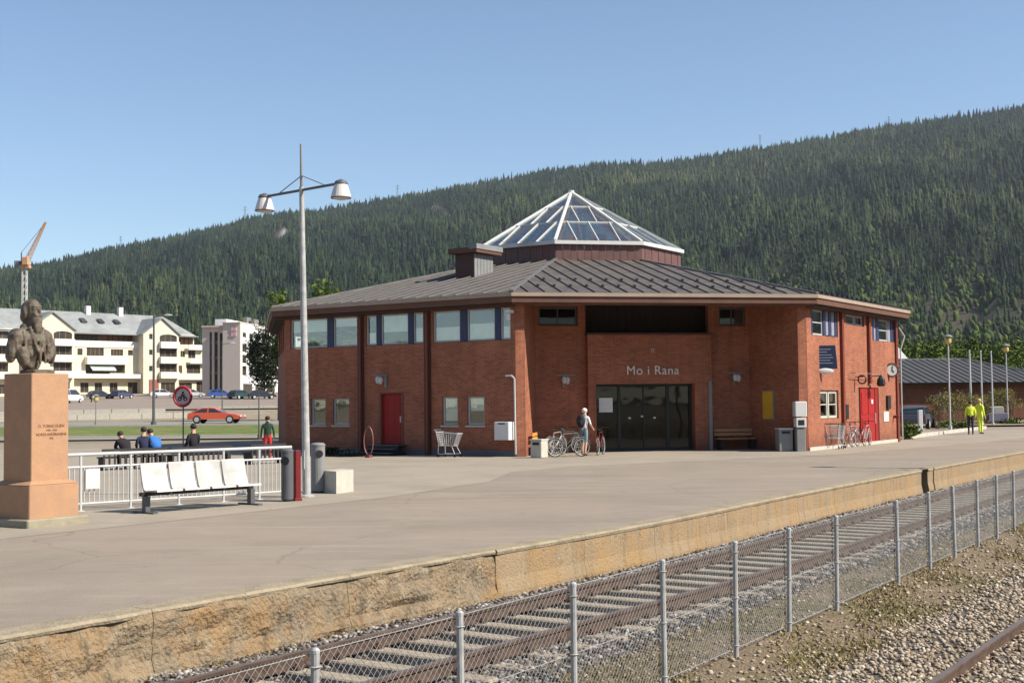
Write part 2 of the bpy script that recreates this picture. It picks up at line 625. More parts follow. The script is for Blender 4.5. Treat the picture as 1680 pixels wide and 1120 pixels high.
M_ORWOOD = mat('orange_wood', (0.62, 0.27, 0.06), 0.65, 0.12, 4)
M_DKWOOD = mat('dark_stained_wood', (0.035, 0.03, 0.03), 0.7, 0.12, 4)
M_GRAN = mat('pink_granite', (0.40, 0.225, 0.12), 0.75, 0.07, 30, 0.12, 60, col2=(0.355, 0.205, 0.12), mixscale=3)
M_BRONZE = mat('weathered_bronze', (0.085, 0.058, 0.04), 0.6, 0.25, 5, 0.4, 20, col2=(0.13, 0.112, 0.08), mixscale=6, metal=0.0)
M_BARK = mat('tree_bark', (0.12, 0.09, 0.06), 0.95, 0.2, 6, 0.5, 20)
M_CREAM = mat('cream_render', (0.63, 0.57, 0.44), 0.85, 0.04, 0.3)
M_CREAMW = mat('white_render', (0.68, 0.65, 0.58), 0.85, 0.04, 0.3)
M_AROOF = mat('grey_tile_roof', (0.27, 0.28, 0.27), 0.7, 0.1, 0.8, col2=(0.22, 0.225, 0.22), mixscale=0.3)
M_DKWIN = mat('dark_window', (0.055, 0.05, 0.042), 0.15, 0.3, 0.6, spec=0.5)
M_BRWIN = mat('brown_shutter', (0.22, 0.12, 0.07), 0.7, 0.2, 0.8)
M_BEIGE = mat('beige_concrete', (0.56, 0.46, 0.38), 0.85, 0.06, 0.4)
M_OFFW = mat('office_white', (0.78, 0.77, 0.74), 0.7, 0.04, 0.4)
M_GLASS = glass_mat('window_glass', (0.88, 0.92, 0.9), 0.12, add=.25)
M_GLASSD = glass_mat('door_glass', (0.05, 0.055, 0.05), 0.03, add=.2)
M_GLASSR = glass_mat('rooflight_glass', (0.80, 0.85, 0.82), 0.16, 0.12)
M_BLIND = mat('window_blind', (0.78, 0.76, 0.71), 0.9, 0.08, 3)
M_DARKROOM = mat('room_wall', (0.25, 0.22, 0.19), 0.9, 0.1, 1)
M_TYRE = mat('tyre_rubber', (0.02, 0.02, 0.02), 0.85, 0.1)
M_CARGL = mat('car_glass', (0.03, 0.035, 0.04), 0.08, 0.05, spec=0.6)
M_SKIN = mat('skin', (0.50, 0.29, 0.20), 0.6, 0.04, 8)
M_HAIR = mat('dark_hair', (0.03, 0.02, 0.015), 0.7, 0.1, 20)


def colmat(name, c, rough=0.6, var=0.06):
    return mat(name, c, rough, var, 4)


# ------------------------------------------------------------------ terrain and the far hills
def ground_h(x, y):
    return float(np.interp(y, [78, 100, 118, 210, 240, 500, 850], [0, .5, .65, 3.0, 4.3, 9, 14]))


TV = Vector((0.5446, 0.8387))       # along the railway
NV = Vector((0.8387, -0.5446))      # away from the platform


def tp(s, e, z=0.0):
    p = TV * s + NV * e
    return (p.x, p.y, z)


def bow(s):
    return 0.26 * math.exp(-((s - 18.5) / 6.0) ** 2) - 0.12 * min(1, max(0, (s - 28) / 12))


def edge_e(s):
    return -9.98 + bow(s)


# open land all round, down to the horizon
g = MB()
rings = [120, 400, 900, 2000, 4100]
n = 48
vs, fs = [(0, 0, -1.05)], []
for i, r_ in enumerate(rings):
    for j in range(n):
        a = 2 * PI * j / n
        vs.append((r_ * math.cos(a), r_ * math.sin(a), -1.05 - 0.02 * i))
for j in range(n):
    fs.append((0, 1 + j, 1 + (j + 1) % n))
for i in range(len(rings) - 1):
    for j in range(n):
        a, b = 1 + i * n + j, 1 + i * n + (j + 1) % n
        fs.append((a, a + n, b + n, b))
g.add(vs, fs)
obj('ground', g, M_TOWN, kind='structure')

# town ground: flat by the station, rising behind it
xs = np.linspace(-420, 520, 60)
ys = np.concatenate([np.linspace(-60, 75, 10), np.linspace(78, 250, 44), np.linspace(262, 900, 24)])
vs, fs = [], []
for y in ys:
    for x in xs:
        e = x * NV.x + y * NV.y
        z = ground_h(x, y) - 0.06
        if y > 90:
            z += 0.25 * noise.noise(Vector((x / 18, y / 18, 0))) * min(1, (y - 90) / 40)
        vs.append((float(x), float(y), z))
nx = len(xs)
keep = lambda v: (v[0] * NV.x + v[1] * NV.y) < -9.9 or v[1] > 300
for j in range(len(ys) - 1):
    for i in range(nx - 1):
        q = (j * nx + i, j * nx + i + 1, (j + 1) * nx + i + 1, (j + 1) * nx + i)
        if all(keep(vs[k]) or vs[k][1] > 150 for k in q):
            fs.append(q)
# strip that closes the land against the platform slab
o = len(vs)
g = MB()
g.add(vs, fs)
obj('terrain', g, M_TOWN, kind='structure')

SKY_AZ = [-180, -145, -125, -112, -95, -60, -45, -30, -21.65, -20.47, -19.27, -18.05, -16.82, -14.3, -11.73, -10.15, -8.57, -6.7, -5.08, -3.19, -1.01, 1.71, 4.43,
          7.12, 9.79, 13.72, 16.27, 18.76, 21.88, 30, 45, 60, 100, 140, 180]
SKY_EL = [.13, .15, .055, .045, .05, .07, .08, .085, .1002, .1021, .1067, .1122, .1182, .1284, .1399, .146, .1487, .1547, .1587, .1649, .1719, .1794, .1842,
          .1842, .1895, .1977, .2027, .2054, .2095, .215, .19, .15, .12, .10, .13]


def hill_z(az, r):
    """az in degrees from the view axis, r distance; arrays allowed"""
    el = np.interp(az, SKY_AZ, SKY_EL) - 0.0035
    rr = 3100.0
    H = el * rr + 2.0
    t = np.clip((r - 800.0) / (rr - 800.0), 0, 1)
    g_ = t ** 1.08
    z = 14 + (H - 14) * g_
    back = np.clip((r - rr) / 1500.0, 0, 1)
    z = z * (1 - 0.35 * back)
    a = np.radians(az)
    w = np.sin(np.pi * t) ** 0.6
    z = z + w * (10 * np.sin(az * .9 + r / 170.0) + 7 * np.sin(az * 2.1 - r / 95.0) + 4 * np.sin(az * 5.3 + r / 60))
    return z


def bare(az, el):
    """0..1 bare ground (rock, clearings, screes) seen on the hill"""
    b = np.zeros_like(az)
    for a0, e0, sa, se, sl_, k in [(-10.16, .130, .30, .0075, .02, 1), (-3.06, .149, .30, .0060, -.01, 1), (-12.12, .0966, .20, .0080, .035, 1), (-6.5, .139, .3, .005, .02, .9),
                                   (19.6, .0610, 2.6, .0085, 0, 1), (23.5, .066, 2.5, .008, 0, 1),
                                   (-20, .088, .5, .004, 0, .6), (-16.5, .085, .35, .004, 0, .7), (-17.8, .083, .7, .003, 0, .5)]:
        d = ((az - a0 - (el - e0) * (1 / sl_ if sl_ else 0) * .6) / sa) ** 2 + ((el - e0) / se) ** 2
        b = np.maximum(b, k * np.exp(-d * d))
    return b


azs = np.concatenate([np.arange(-180, -40, 2.5), np.arange(-40, 40, 0.6), np.arange(40, 180.01, 2.5)])
rs = np.concatenate([np.linspace(760, 3100, 90), np.linspace(3160, 4000, 8)])
A, RR = np.meshgrid(azs, rs)
Z = hill_z(A, RR)
V = np.stack([RR * np.sin(np.radians(A)), RR * np.cos(np.radians(A)), Z], -1).reshape(-1, 3)
na = len(azs)
ii, jj = np.meshgrid(np.arange(len(rs) - 1), np.arange(na - 1), indexing='ij')
q = (ii * na + jj).ravel()
F = np.stack([q, q + 1, q + na + 1, q + na], -1)
tn = bare(A.ravel(), (Z / RR).ravel())
brown = np.exp(-(((A.ravel() - 20.5) / 4) ** 2 + (((Z / RR).ravel() - .062) / .012) ** 2) ** 2)
tn = np.where(brown > .25, 0.40 + .13 * np.sin(A.ravel() * 9 + RR.ravel() / 31) * np.sin(RR.ravel() / 22 - A.ravel() * 5), tn * 1.0)
m_hill = attr_mat('hill_ground', [(0, (0.016, 0.022, 0.012)), (0.3, (0.032, 0.032, 0.02)), (0.45, (0.055, 0.045, 0.034)), (0.6, (0.08, 0.064, 0.05)), (1, (0.30, 0.29, 0.28))])
o = link('hills', npmesh('hills', V, F, [m_hill], tn, smooth=True))
o['kind'] = 'structure'

# the forest on the hill: tens of thousands of spruces and birches read as one mass


def clump(x, y, s):
    k = 0.0
    return (np.sin(x / s + 1.7 * np.sin(y / (s * 1.3))) + np.sin(y / (s * .8) + 1.3 * np.sin(x / (s * .7) + 2)) + np.sin((x + y) / (s * 1.9))) / 3


def forest():
    N_ = 66000
    az = rng.uniform(-27, 27, N_)
    r = np.sqrt(rng.uniform(0, 1, N_)) * (3130 - 800) + 800
    r = 800 + (3130 - 800) * rng.uniform(0, 1, N_) ** 0.92
    # a denser row along the skyline
    az2 = rng.uniform(-27, 27, 2600)
    r2 = rng.uniform(3040, 3130, 2600)
    az, r = np.concatenate([az, az2]), np.concatenate([r, r2])
    z = hill_z(az, r)
    el = z / r
    b = bare(az, el)
    keepm = rng.uniform(0, 1, len(az)) > np.clip(b * np.where(az > 15, .78, 1.25), 0, 0.985)
    az, r, z, el = az[keepm], r[keepm], z[keepm], el[keepm]
    x, y = r * np.sin(np.radians(az)), r * np.cos(np.radians(az))
    n = len(x)
    cl = clump(x, y, 210) * .55 + clump(x + 900, y, 60) * .45
    low = np.clip((0.112 - el + .02 * np.sin(az * 1.7) + .012 * np.sin(az * 4.1)) / 0.05, 0, 1) * np.clip((az + 4) / 10, 0, 1)         # leafier lower slope on the right
    pdec = np.clip(0.16 + 0.25 * (cl > .35) + 0.6 * low ** 1.3, 0, .85)
    # band of bright birches right of the station
    dec = rng.uniform(0, 1, n) < pdec
    out = []
    # spruce template : three ragged skirts
    def build(mask, kind):
        X, Y, Zz, C = x[mask], y[mask], z[mask], cl[mask]
        m = len(X)
        big = np.clip(rng.normal(.95, .28, m), .4, 1.75) * (0.8 + 0.4 * (r[mask] > 1500))
        rot = rng.uniform(0, 6.28, m)
        if kind == 'spruce':
            tiers = [(0.02, .21, .50), (.28, .165, .76), (.55, .10, 1.03)]
            k = 6
            tv, tf = [], []
            for z0, rad, z1 in tiers:
                o_ = len(tv)
                for i in range(k):
                    a = 2 * PI * i / k
                    rr = rad * (1 if i % 2 else .68)
                    tv.append((rr * math.cos(a), rr * math.sin(a), z0 + (.05 if i % 2 else 0)))
                tv.append((0, 0, z1))
                for i in range(k):
                    tf.append((o_ + i, o_ + (i + 1) % k, o_ + k))
            hgt = 13.5 * big
            wid = hgt * rng.uniform(.75, 1.15, m)
            sink = -.5
        else:
            bm = bmesh.new()
            bmesh.ops.create_icosphere(bm, subdivisions=1, radius=.5)
            tv = [(v.co.x * .56, v.co.y * .56, v.co.z + .52) for v in bm.verts]
            tf = [tuple(v.index for v in f.verts) for f in bm.faces]
            bm.free()
            hgt = 8.0 * big
            wid = hgt * rng.uniform(.7, 1.2, m)
            sink = -.6
        tv, tf = np.array(tv), np.array(tf)
        k = len(tv)
        jit = rng.uniform(.8, 1.2, (m, k, 1)) if kind == 'spruce' else rng.uniform(.5, 1.45, (m, k, 1))
        c, s_ = np.cos(rot)[:, None], np.sin(rot)[:, None]
        px = (tv[None, :, 0] * c - tv[None, :, 1] * s_) * wid[:, None] * jit[..., 0]
        py = (tv[None, :, 0] * s_ + tv[None, :, 1] * c) * wid[:, None] * jit[..., 0]
        pz = tv[None, :, 2] * hgt[:, None]
        V = np.stack([px + X[:, None], py + Y[:, None], pz + Zz[:, None] + sink], -1).reshape(-1, 3)
        F = (tf[None] + (np.arange(m) * k)[:, None, None]).reshape(-1, 3)
        t = np.clip(.44 + .46 * C + rng.normal(0, .17, m), 0, 1)
        if kind != 'spruce':
            t = np.clip(.30 + .5 * low[mask] ** 2 + .15 * C + rng.normal(0, .18, m), 0, 1)
        T = np.repeat(t, k)
        return V, F, T
    V1, F1, T1 = build(~dec, 'spruce')
    V2, F2, T2 = build(dec, 'dec')
    m1 = attr_mat('spruce_needles', [(0, (0.007, 0.014, 0.011)), (.35, (0.014, 0.026, 0.014)), (.6, (0.028, 0.045, 0.019)), (.8, (0.052, 0.064, 0.026)), (1, (0.088, 0.095, 0.040))])
    m2 = attr_mat('birch_leaves', [(0, (0.025, 0.035, 0.015)), (.5, (0.040, 0.060, 0.018)), (1, (0.082, 0.112, 0.026))])
    mi = np.concatenate([np.zeros(len(F1)), np.ones(len(F2))])
    V = np.concatenate([V1, V2])
    F = np.concatenate([F1, F2 + len(V1)])
    o = link('forest', npmesh('forest', V, F, [m1, m2], np.concatenate([T1, T2]), matidx=mi))
    o['kind'] = 'stuff'
    o['label'] = 'dense spruce and birch forest covering the long hillside'
    o['category'] = 'forest'


forest()

# ------------------------------------------------------------------ platform, forecourt, roads
ss = [-14 + 2 * i for i in range(56)]
g = MB()
vs = [tp(s, edge_e(s) - 0.02, 0.0) for s in ss]
back = [tp(s, -60, 0.0) for s in ss]
vs2 = vs + back
nS = len(ss)
fs = [(i, i + 1, nS + i + 1, nS + i) for i in range(nS - 1)]
# keep the slab on the flat part of the land
keepf = []
for f in fs:
    keepf.append(f)
g.add([(a, b, c) for a, b, c in vs2], keepf)
bm = bmesh.new()
me = g.mesh('platform', [M_ASPH])
bm.from_mesh(me)
bmesh.ops.bisect_plane(bm, geom=bm.verts[:] + bm.edges[:] + bm.faces[:], plane_co=(0, 77.5, 0), plane_no=(-0.35, 1, 0), clear_outer=True)
bm.to_mesh(me)
bm.free()
platform = link('platform', me)
platform['kind'] = 'structure'

# lighter forecourt sheet behind the asphalt walkway
g = MB()
pts = [tp(2, -17.35), tp(13.5, -17.3), tp(21.5, -17.3), tp(27, -18.3), tp(31, -20.2), tp(34.5, -20.0), tp(45, -15.5), tp(60, -13.6), tp(88, -12.6)]
back = [tp(2, -58), tp(13.5, -58), tp(21.5, -58), tp(27, -58), tp(31, -58), tp(34.5, -58), tp(45, -46), tp(60, -30), tp(88, -14)]
vs = [(a, b, .004) for a, b, c in pts + back]
k = len(pts)
g.add(vs, [(i, i + 1, k + i + 1, k + i) for i in range(k - 1)])
obj('forecourt', g, M_PAVE, kind='structure')


def sheet(name, poly, z, m, follow=True, kind='structure', sub=12, thick=0):
    """flat-ish strip between two long edges laid on the land"""
    (a0, a1), (b0, b1) = poly
    vs, fs = [], []
    for i in range(sub + 1):
        t = i / sub
        for j in range(5):
            w = j / 4
            p = [(a0[q] * (1 - t) + a1[q] * t) * (1 - w) + (b0[q] * (1 - t) + b1[q] * t) * w for q in (0, 1)]
            vs.append((p[0], p[1], ground_h(*p) + z))
    for i in range(sub):
        for j in range(4):
            fs.append((i * 5 + j, (i + 1) * 5 + j, (i + 1) * 5 + j + 1, i * 5 + j + 1))
    return obj(name, MB().add(vs, fs), m, kind=kind)


sheet('side_road', (((-90, 77), (-5, 77)), ((-90, 82), (-5, 82))), 0.03, M_ROAD)
sheet('grass_verge', (((-95, 82.2), (6, 79.5)), ((-95, 98), (6, 96))), 0.05, M_GRASS, kind='stuff')
sheet('main_road', (((-140, 99), (10, 97)), ((-140, 113), (10, 110))), 0.04, M_ROAD)
sheet('parking_lot', (((-150, 150), (-25, 150)), ((-170, 236), (-20, 236))), 0.12, M_LOT)
# kerbs along the verge
for nm, y0, y1 in (('kerb', 81.95, 79.25), ('kerb', 98.3, 96.3)):
    g = MB()
    for i in range(20):
        xa, xb = -95 + i * 5.05, -95 + (i + 1) * 5.05 - .02
        t = i / 20
        ya, yb = y0 + (y1 - y0) * t, y0 + (y1 - y0) * (i + 1) / 20
        za = ground_h(0, ya)
        g.bar((xa, ya, za + .07), (xb, yb, za + .07), .22, .14)
    obj(nm, g, M_CONC, kind='structure')
# low terrace walls on the slope below the parking
for (x0, y0, x1, y1, h_) in ((-52, 118, -30, 126, .5), (-60, 136, -38, 142, .45), (-36, 150, -22, 152, .4)):
    g = MB()
    for i in range(8):
        t0, t1 = i / 8, (i + 1) / 8 - .004
        p0 = (x0 + (x1 - x0) * t0, y0 + (y1 - y0) * t0)
        p1 = (x0 + (x1 - x0) * t1, y0 + (y1 - y0) * t1)
        g.bar((*p0, ground_h(*p0) + h_ / 2 - .1), (*p1, ground_h(*p1) + h_ / 2 - .1), .3, h_ + .2)
    o = obj('terrace_wall', g, M_CONC)
    tag(o, {-52: 'low pale terrace wall on the slope nearest the grass verge', -60: 'low pale terrace wall higher up the slope left of the sign',
            -36: 'short pale terrace wall below the blue and dark parked cars'}[x0], 'wall')

# platform wall of cast blocks, the older ones spalled
wall_s = [-12, -9, -6, -3, 0, 2.9, 5.85, 8.8, 11.7, 14.62, 16.9, 19.2, 21.5, 23.9, 26.3, 28.7, 31.2, 33.7, 36.1, 36.75, 39.3, 41.8, 44.3, 46.9, 49.5,
          52.2, 55, 58, 61, 64, 68, 72, 76, 80, 85, 90]
pw = bpy.data.objects.new('platform_wall', None)
COL.objects.link(pw)
pw['kind'] = 'structure'
for bi in range(len(wall_s) - 1):
    a, b = wall_s[bi] + .004, wall_s[bi + 1] - .004
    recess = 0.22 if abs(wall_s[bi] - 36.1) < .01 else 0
    old = b < 14.7
    nu, nz_ = (30, 10) if old and a > 4 else (10, 5)
    rows = []
    for j in range(nz_ + 1):
        z = -0.95 + (0.93) * j / nz_
        row = []
        for i in range(nu + 1):
            s = a + (b - a) * i / nu
            p = Vector((s * 1.9, z * 4.0, 3.3))
            d = 0.0
            if old:
                d = .05 * noise.fractal(p, 1.0, 2.0, 4) + .05 * max(0, noise.noise(p * .7) - .12)
                d -= .06 * max(0, noise.noise(Vector((s * 2.6, z * 5, 8))) - .1)
                if j == nz_:
                    d -= .03 + .03 * noise.noise(Vector((s * 3, 0, 1)))
            else:
                d = .008 * noise.noise(p)
            if i in (0, nu):
                d -= .008
            # lower half stands a little proud
            if z < -.52 + .05 * noise.noise(Vector((s * .6, 5, 0))):
                d += .035
            row.append(tp(s, edge_e(s) + .02 + d - recess, z))
        rows.append(row)
    top = [tp(a + (b - a) * i / nu, edge_e(a + (b - a) * i / nu) - .3, -0.02) for i in range(nu + 1)]
    rows.append(top)
    bot = [tp(a + (b - a) * i / nu, edge_e(a + (b - a) * i / nu) - .3, -0.95) for i in range(nu + 1)]
    vs = [p for r_ in rows for p in r_] + bot
    fs = []
    w = nu + 1
    for j in range(len(rows) - 1):
        for i in range(nu):
            fs.append((j * w + i, j * w + i + 1, (j + 1) * w + i + 1, (j + 1) * w + i))
    L_ = len(rows)
    for i_ in (0, nu):
        loop = [j * w + i_ for j in range(L_)] + [L_ * w + i_]
        fs.append(tuple(loop if i_ == 0 else loop[::-1]))
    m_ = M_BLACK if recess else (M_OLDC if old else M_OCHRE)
    obj('block', MB().add(vs, fs), m_, pw)
    # coping strip on top of each block, its front edge a little worn
    g = MB()
    nc = 12 if a < 34 else 3
    vs, fs = [], []
    for i in range(nc + 1):
        s = a + (b - a) * i / nc
        e0 = edge_e(s) + .045 - recess
        if old:
            e0 += .05 * noise.noise(Vector((s * 2.2, 1, 0))) - .02
        wd = .34 + (.06 * noise.noise(Vector((s * 1.2, 4, 0))) if old else 0)
        vs += [tp(s, e0 - .012, -.06 if not old else -.05), tp(s, e0, -.02), tp(s, e0 - .02, .008), tp(s, e0 - wd, .008), tp(s, e0 - wd, -.06)]
    for i in range(nc):
        for j in range(4):
            q0 = i * 5 + j
            fs.append((q0, q0 + 5, q0 + 6, q0 + 1))
    fs += [(0, 1, 2, 3, 4), tuple(nc * 5 + k_ for k_ in (4, 3, 2, 1, 0))]
    obj('coping', g.add(vs, fs), M_COPE, pw)


# ------------------------------------------------------------------ track bed, stones, sleepers, rails, fence
def bed_z(s, e):
    ee = e - bow(s) if e < -6 else e
    pr = [(-10.4, -.66), (-9.6, -.655), (-9.15, -.645), (-8.8, -.715), (-7.65, -.715), (-7.35, -.65), (-7.0, -.65), (-6.5, -.72), (-6.0, -.73), (-5.3, -.70), (-4.7, -.69), (-4.1, -.64), (-3.7, -.63), (-1, -.63), (0, -.7), (6, -.8), (60, -.9)]
    z = float(np.interp(ee, [p[0] for p in pr], [p[1] for p in pr]))
    z += .018 * noise.noise(Vector((s * 2.1, e * 2.1, 0))) + .02 * noise.noise(Vector((s * .5, e * .6, 7)))
    return z


sg = [-14 + i * .4 for i in range(0, 150)] + [46 + i * 4 for i in range(60)]
eg = [-10.3, -9.8, -9.4, -9.0, -8.6, -8.2, -7.8, -7.4, -7.0, -6.7, -6.4, -6.1, -5.8, -5.5, -5.2, -4.9, -4.6, -4.3, -4.0, -3.7, -3.4, -3.0, -2.4, -1.7, -1, 0, 3, 10, 30, 80, 200]
vs = [tp(s, e, bed_z(s, e)) for s in sg for e in eg]
ne = len(eg)
F, mi = [], []
g = MB()
for i in range(len(sg) - 1):
    for j in range(ne - 1):
        q0 = i * ne + j
        F.append((q0, q0 + ne, q0 + ne + 1, q0 + 1)[::-1])
        em = (eg[j] + eg[j + 1]) / 2
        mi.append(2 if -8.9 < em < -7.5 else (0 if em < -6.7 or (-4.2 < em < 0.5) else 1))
g.v, g.f, g.m = [tuple(v) for v in vs], F, mi
M_BALD = mat('shade_toned_ballast', (0.055, 0.042, 0.034), 1, 0.4, 9, 1.0, 25)  # ballast between the rails, shadow between the sleepers put into its dark colour
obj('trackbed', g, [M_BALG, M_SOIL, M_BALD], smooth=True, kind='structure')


def stones(name, n, srange, erange, sz, tints, falloff=1.0, emask=None, label=None, lift=.0):
    s = srange[0] * (srange[1] / srange[0]) ** rng.uniform(0, 1, n) if falloff else rng.uniform(*srange, n)
    e = rng.uniform(*erange, n)
    if emask is not None:
        k_ = emask(s, e)
        s, e = s[k_], e[k_]
        n = len(s)
    oct_v = np.array([(1, 0, 0), (-1, 0, 0), (0, 1, 0), (0, -1, 0), (0, 0, 1), (0, 0, -1), (.6, .6, .5), (-.6, -.55, .5)])
    tfc = np.array([(0, 6, 4), (6, 2, 4), (2, 1, 4), (1, 7, 4), (7, 3, 4), (3, 0, 4), (0, 2, 6), (1, 3, 7), (2, 0, 5), (1, 2, 5), (3, 1, 5), (0, 3, 5)])
    size = rng.uniform(sz[0], sz[1], n) * (1 + .02 * s)
    jit = rng.uniform(.65, 1.25, (n, 8, 3))
    P = oct_v[None] * jit * size[:, None, None] * np.array([1.0, .85, .62])[None, None]
    an = rng.uniform(0, 6.28, (n, 1))
    ti = rng.uniform(-.6, .6, (n, 1))
    c, s_ = np.cos(ti), np.sin(ti)
    y, z = P[..., 1] * c - P[..., 2] * s_, P[..., 1] * s_ + P[..., 2] * c
    x = P[..., 0]
    c, s_ = np.cos(an), np.sin(an)
    x, y = x * c - y * s_, x * s_ + y * c
    zz = np.array([bed_z(float(a_), float(b_)) for a_, b_ in zip(s, e)])
    cx = TV.x * s + NV.x * e
    cy = TV.y * s + NV.y * e
    V = np.stack([x + cx[:, None], y + cy[:, None], z + zz[:, None] + lift + size[:, None] * .25], -1).reshape(-1, 3)
    F = (tfc[None] + (np.arange(n) * 8)[:, None, None]).reshape(-1, 3)
    T = np.repeat(rng.uniform(0, 1, n), 8)
    m = attr_mat(name + '_stone', tints, 0.9)
    o = link(name, npmesh(name, V, F, [m], T))
    o['kind'] = 'stuff'
    o['label'] = label
    o['category'] = 'gravel'


G_T = [(0, (0.06, 0.045, 0.035)), (.35, (0.13, 0.11, 0.095)), (.75, (0.21, 0.19, 0.175)), (1, (0.42, 0.39, 0.35))]
stones('track_gravel', 26000, (8, 52), (-10.0, -6.55), (.020, .038), G_T, emask=lambda s, e: (rng.uniform(0, 1, len(s)) < .22) | (e < -8.95 + np.array([bow(v) for v in s])) | (e > -7.5), label='grey crushed stone along the track below the platform')
P_T = [(0, (0.17, 0.125, 0.08)), (.3, (0.27, 0.21, 0.145)), (.75, (0.37, 0.30, 0.22)), (1, (0.52, 0.45, 0.35))]
stones('pale_gravel', 34000, (8.5, 44), (-4.75, -.6), (.012, .034), P_T, emask=lambda s, e: rng.uniform(0, 1, len(s)) < np.clip((e + 4.75) / .55 + .1 * np.sin(s * 3), .05, 1),
       label='coarse pale gravel beside the nearest rail')
stones('scattered_stones', 2600, (6.5, 40), (-6.6, -4.6), (.012, .032), P_T, label='small loose stones scattered over the mossy strip')


def tufts(name, n, label):
    s = 7 * (44 / 7) ** rng.uniform(0, 1, n)
    e = np.where(rng.uniform(0, 1, n) < .07, -9.93 + .18 * rng.uniform(0, 1, n) ** 2 + np.array([bow(v) for v in s]), rng.uniform(-6.6, -4.3, n))
    pat = np.sin(s * 1.9 + 2 * np.sin(e * 2.3)) + np.sin(s * .63 + e * 3) + rng.normal(0, .5, n)
    k_ = pat > .1
    s, e = s[k_], e[k_]
    n = len(s)
    zz = np.array([bed_z(float(a_), float(b_)) for a_, b_ in zip(s, e)])
    h_ = rng.uniform(.015, .055, n) * (1 + .01 * s)
    a = rng.uniform(0, 6.28, n)
    w = rng.uniform(.006, .016, n)
    lx, ly = rng.normal(0, .035, n), rng.normal(0, .035, n)
    cx = TV.x * s + NV.x * e
    cy = TV.y * s + NV.y * e
    V = np.stack([np.stack([cx - w * np.cos(a), cy - w * np.sin(a), zz - .005], -1), np.stack([cx + w * np.cos(a), cy + w * np.sin(a), zz - .005], -1),
                  np.stack([cx + lx, cy + ly, zz + h_], -1)], 1).reshape(-1, 3)
    F = np.arange(n * 3).reshape(-1, 3)
    m = attr_mat('dry_grass', [(0, (0.12, 0.10, 0.03)), (.5, (0.20, 0.16, 0.06)), (1, (0.36, 0.29, 0.16))])
    o = link(name, npmesh(name, V, F, [m], np.repeat(rng.uniform(0, 1, n), 3)))
    o['kind'] = 'stuff'
    o['label'] = label
    o['category'] = 'grass'


tufts('dry_grass', 36000, 'thin moss and dry grass on the strip along the fence')


def rail_mb(e_fn, ztop, s0, s1, step=1.2, mi_top=1):
    """flat-bottomed rail section swept along the track"""
    prof = [(-.062, -.150), (.062, -.150), (.062, -.138), (.012, -.118), (.010, -.045), (.034, -.036), (.036, -.006), (.030, 0), (-.030, 0), (-.036, -.006),
            (-.034, -.036), (-.010, -.045), (-.012, -.118), (-.062, -.138)]
    g = MB()
    vs, fs, ms = [], [], []
    k = len(prof)
    n_ = int((s1 - s0) / step)
    for i in range(n_ + 1):
        s = s0 + (s1 - s0) * i / n_
        for de, dz in prof:
            vs.append(tp(s, e_fn(s) + de, ztop + dz))
    for i in range(n_):
        for j in range(k):
            j2 = (j + 1) % k
            fs.append((i * k + j, i * k + j2, (i + 1) * k + j2, (i + 1) * k + j))
            ms.append(mi_top if j == 7 else 0)
    fs.append(tuple(range(k)))
    ms.append(0)
    g.v, g.f, g.m = vs, fs, ms
    return g


def track(name, label, e1, e2, ztop, s0, s1, sl_s0, sl_s1, mtop, bowed):
    t = thing(name, label, 'railway track')
    f = (lambda e: (lambda s: e + bow(s))) if bowed else (lambda e: (lambda s: e))
    for e in (e1, e2):
        obj('rail', rail_mb(f(e), ztop, s0, s1), [M_RUST, mtop], t)
    em = (e1 + e2) / 2
    i = 0
    s = sl_s0
    clip_mb = MB().box(-.05, .05, -.05, .05, 0, .035).tube((0, 0, .03), (0, 0, .06), .018, 6).mesh('rail_clip', [M_RUST])
    base_me = []
    for v in range(4):
        r_ = random.Random(v)
        g = MB()
        g.cbox(-1.25, 1.25, -.115, .115, -.14, 0, .015)
        base_me.append(g.mesh('sleeper', [M_SLEEP]))
    while s < sl_s1:
        b = bow(s) if bowed else 0
        o = link('sleeper', base_me[i % 4], t)
        x, y, _ = tp(s, em + b + random.uniform(-.02, .02))
        o.location = (x, y, ztop - .152)
        o.rotation_euler = (random.uniform(-.004, .004), random.uniform(-.004, .004), math.atan2(NV.y, NV.x) + random.uniform(-.015, .015))
        if s < 34:
            for e in (e1, e2):
                for d in (-.085, .085):
                    c = link('rail_clip', clip_mb, o)
                    c.location = (e - em + d, 0, .001)
        s += .63
        i += 1
    return t


track('railway_track', 'rusty track running just below the platform wall', -8.98, -7.48, -.47, -14, 140, 4, 70, M_RAILTOP, True)
track('railway_track', 'nearest track, one worn rail in the bottom right corner', -3.2, -1.7, -.5, -14, 120, 6, 40, M_NEARTOP, False)

# chain-link fence
fence = thing('chain_link_fence', 'thin chain link fence on steel posts between the two tracks', 'fence')
post_s = [-2.2, -.5, 1.2, 2.85, 4.45, 6.06, 7.68, 9.34, 11.08, 12.84, 14.46, 16.22, 19.08, 20.92, 22.58, 24.34, 25.98, 27.62, 29.3, 31, 32.7, 34.4, 36.1, 37.8, 39.5, 41.2]
fe = lambda s: -5.42 - .02 * (s - 6)
for s in post_s:
    g = MB()
    lean = random.uniform(-.015, .02)
    g.tube((0, 0, -.08), (lean, lean * .3, 1.2), .027, 10)
    g.lathe((lean, lean * .3, 1.2), [(.029, -.02), (.029, 0), (.018, .012), (0.002, .016)], 10)
    for hz_ in (.12, .62, 1.1):
        g.torus((lean * hz_ / 1.2, 0, hz_), .034, .005, 'Z', 10, 4)
    o = obj('post', g, M_GALV, fence, smooth=False)
    o.location = tp(s, fe(s), -.71)
g = MB()
for z in (-.64, -.1, .46):
    for a, b in zip(post_s, post_s[1:]):
        g.tube(tp(a, fe(a) - .04, z), tp(b, fe(b) - .04, z), .0028, 4)
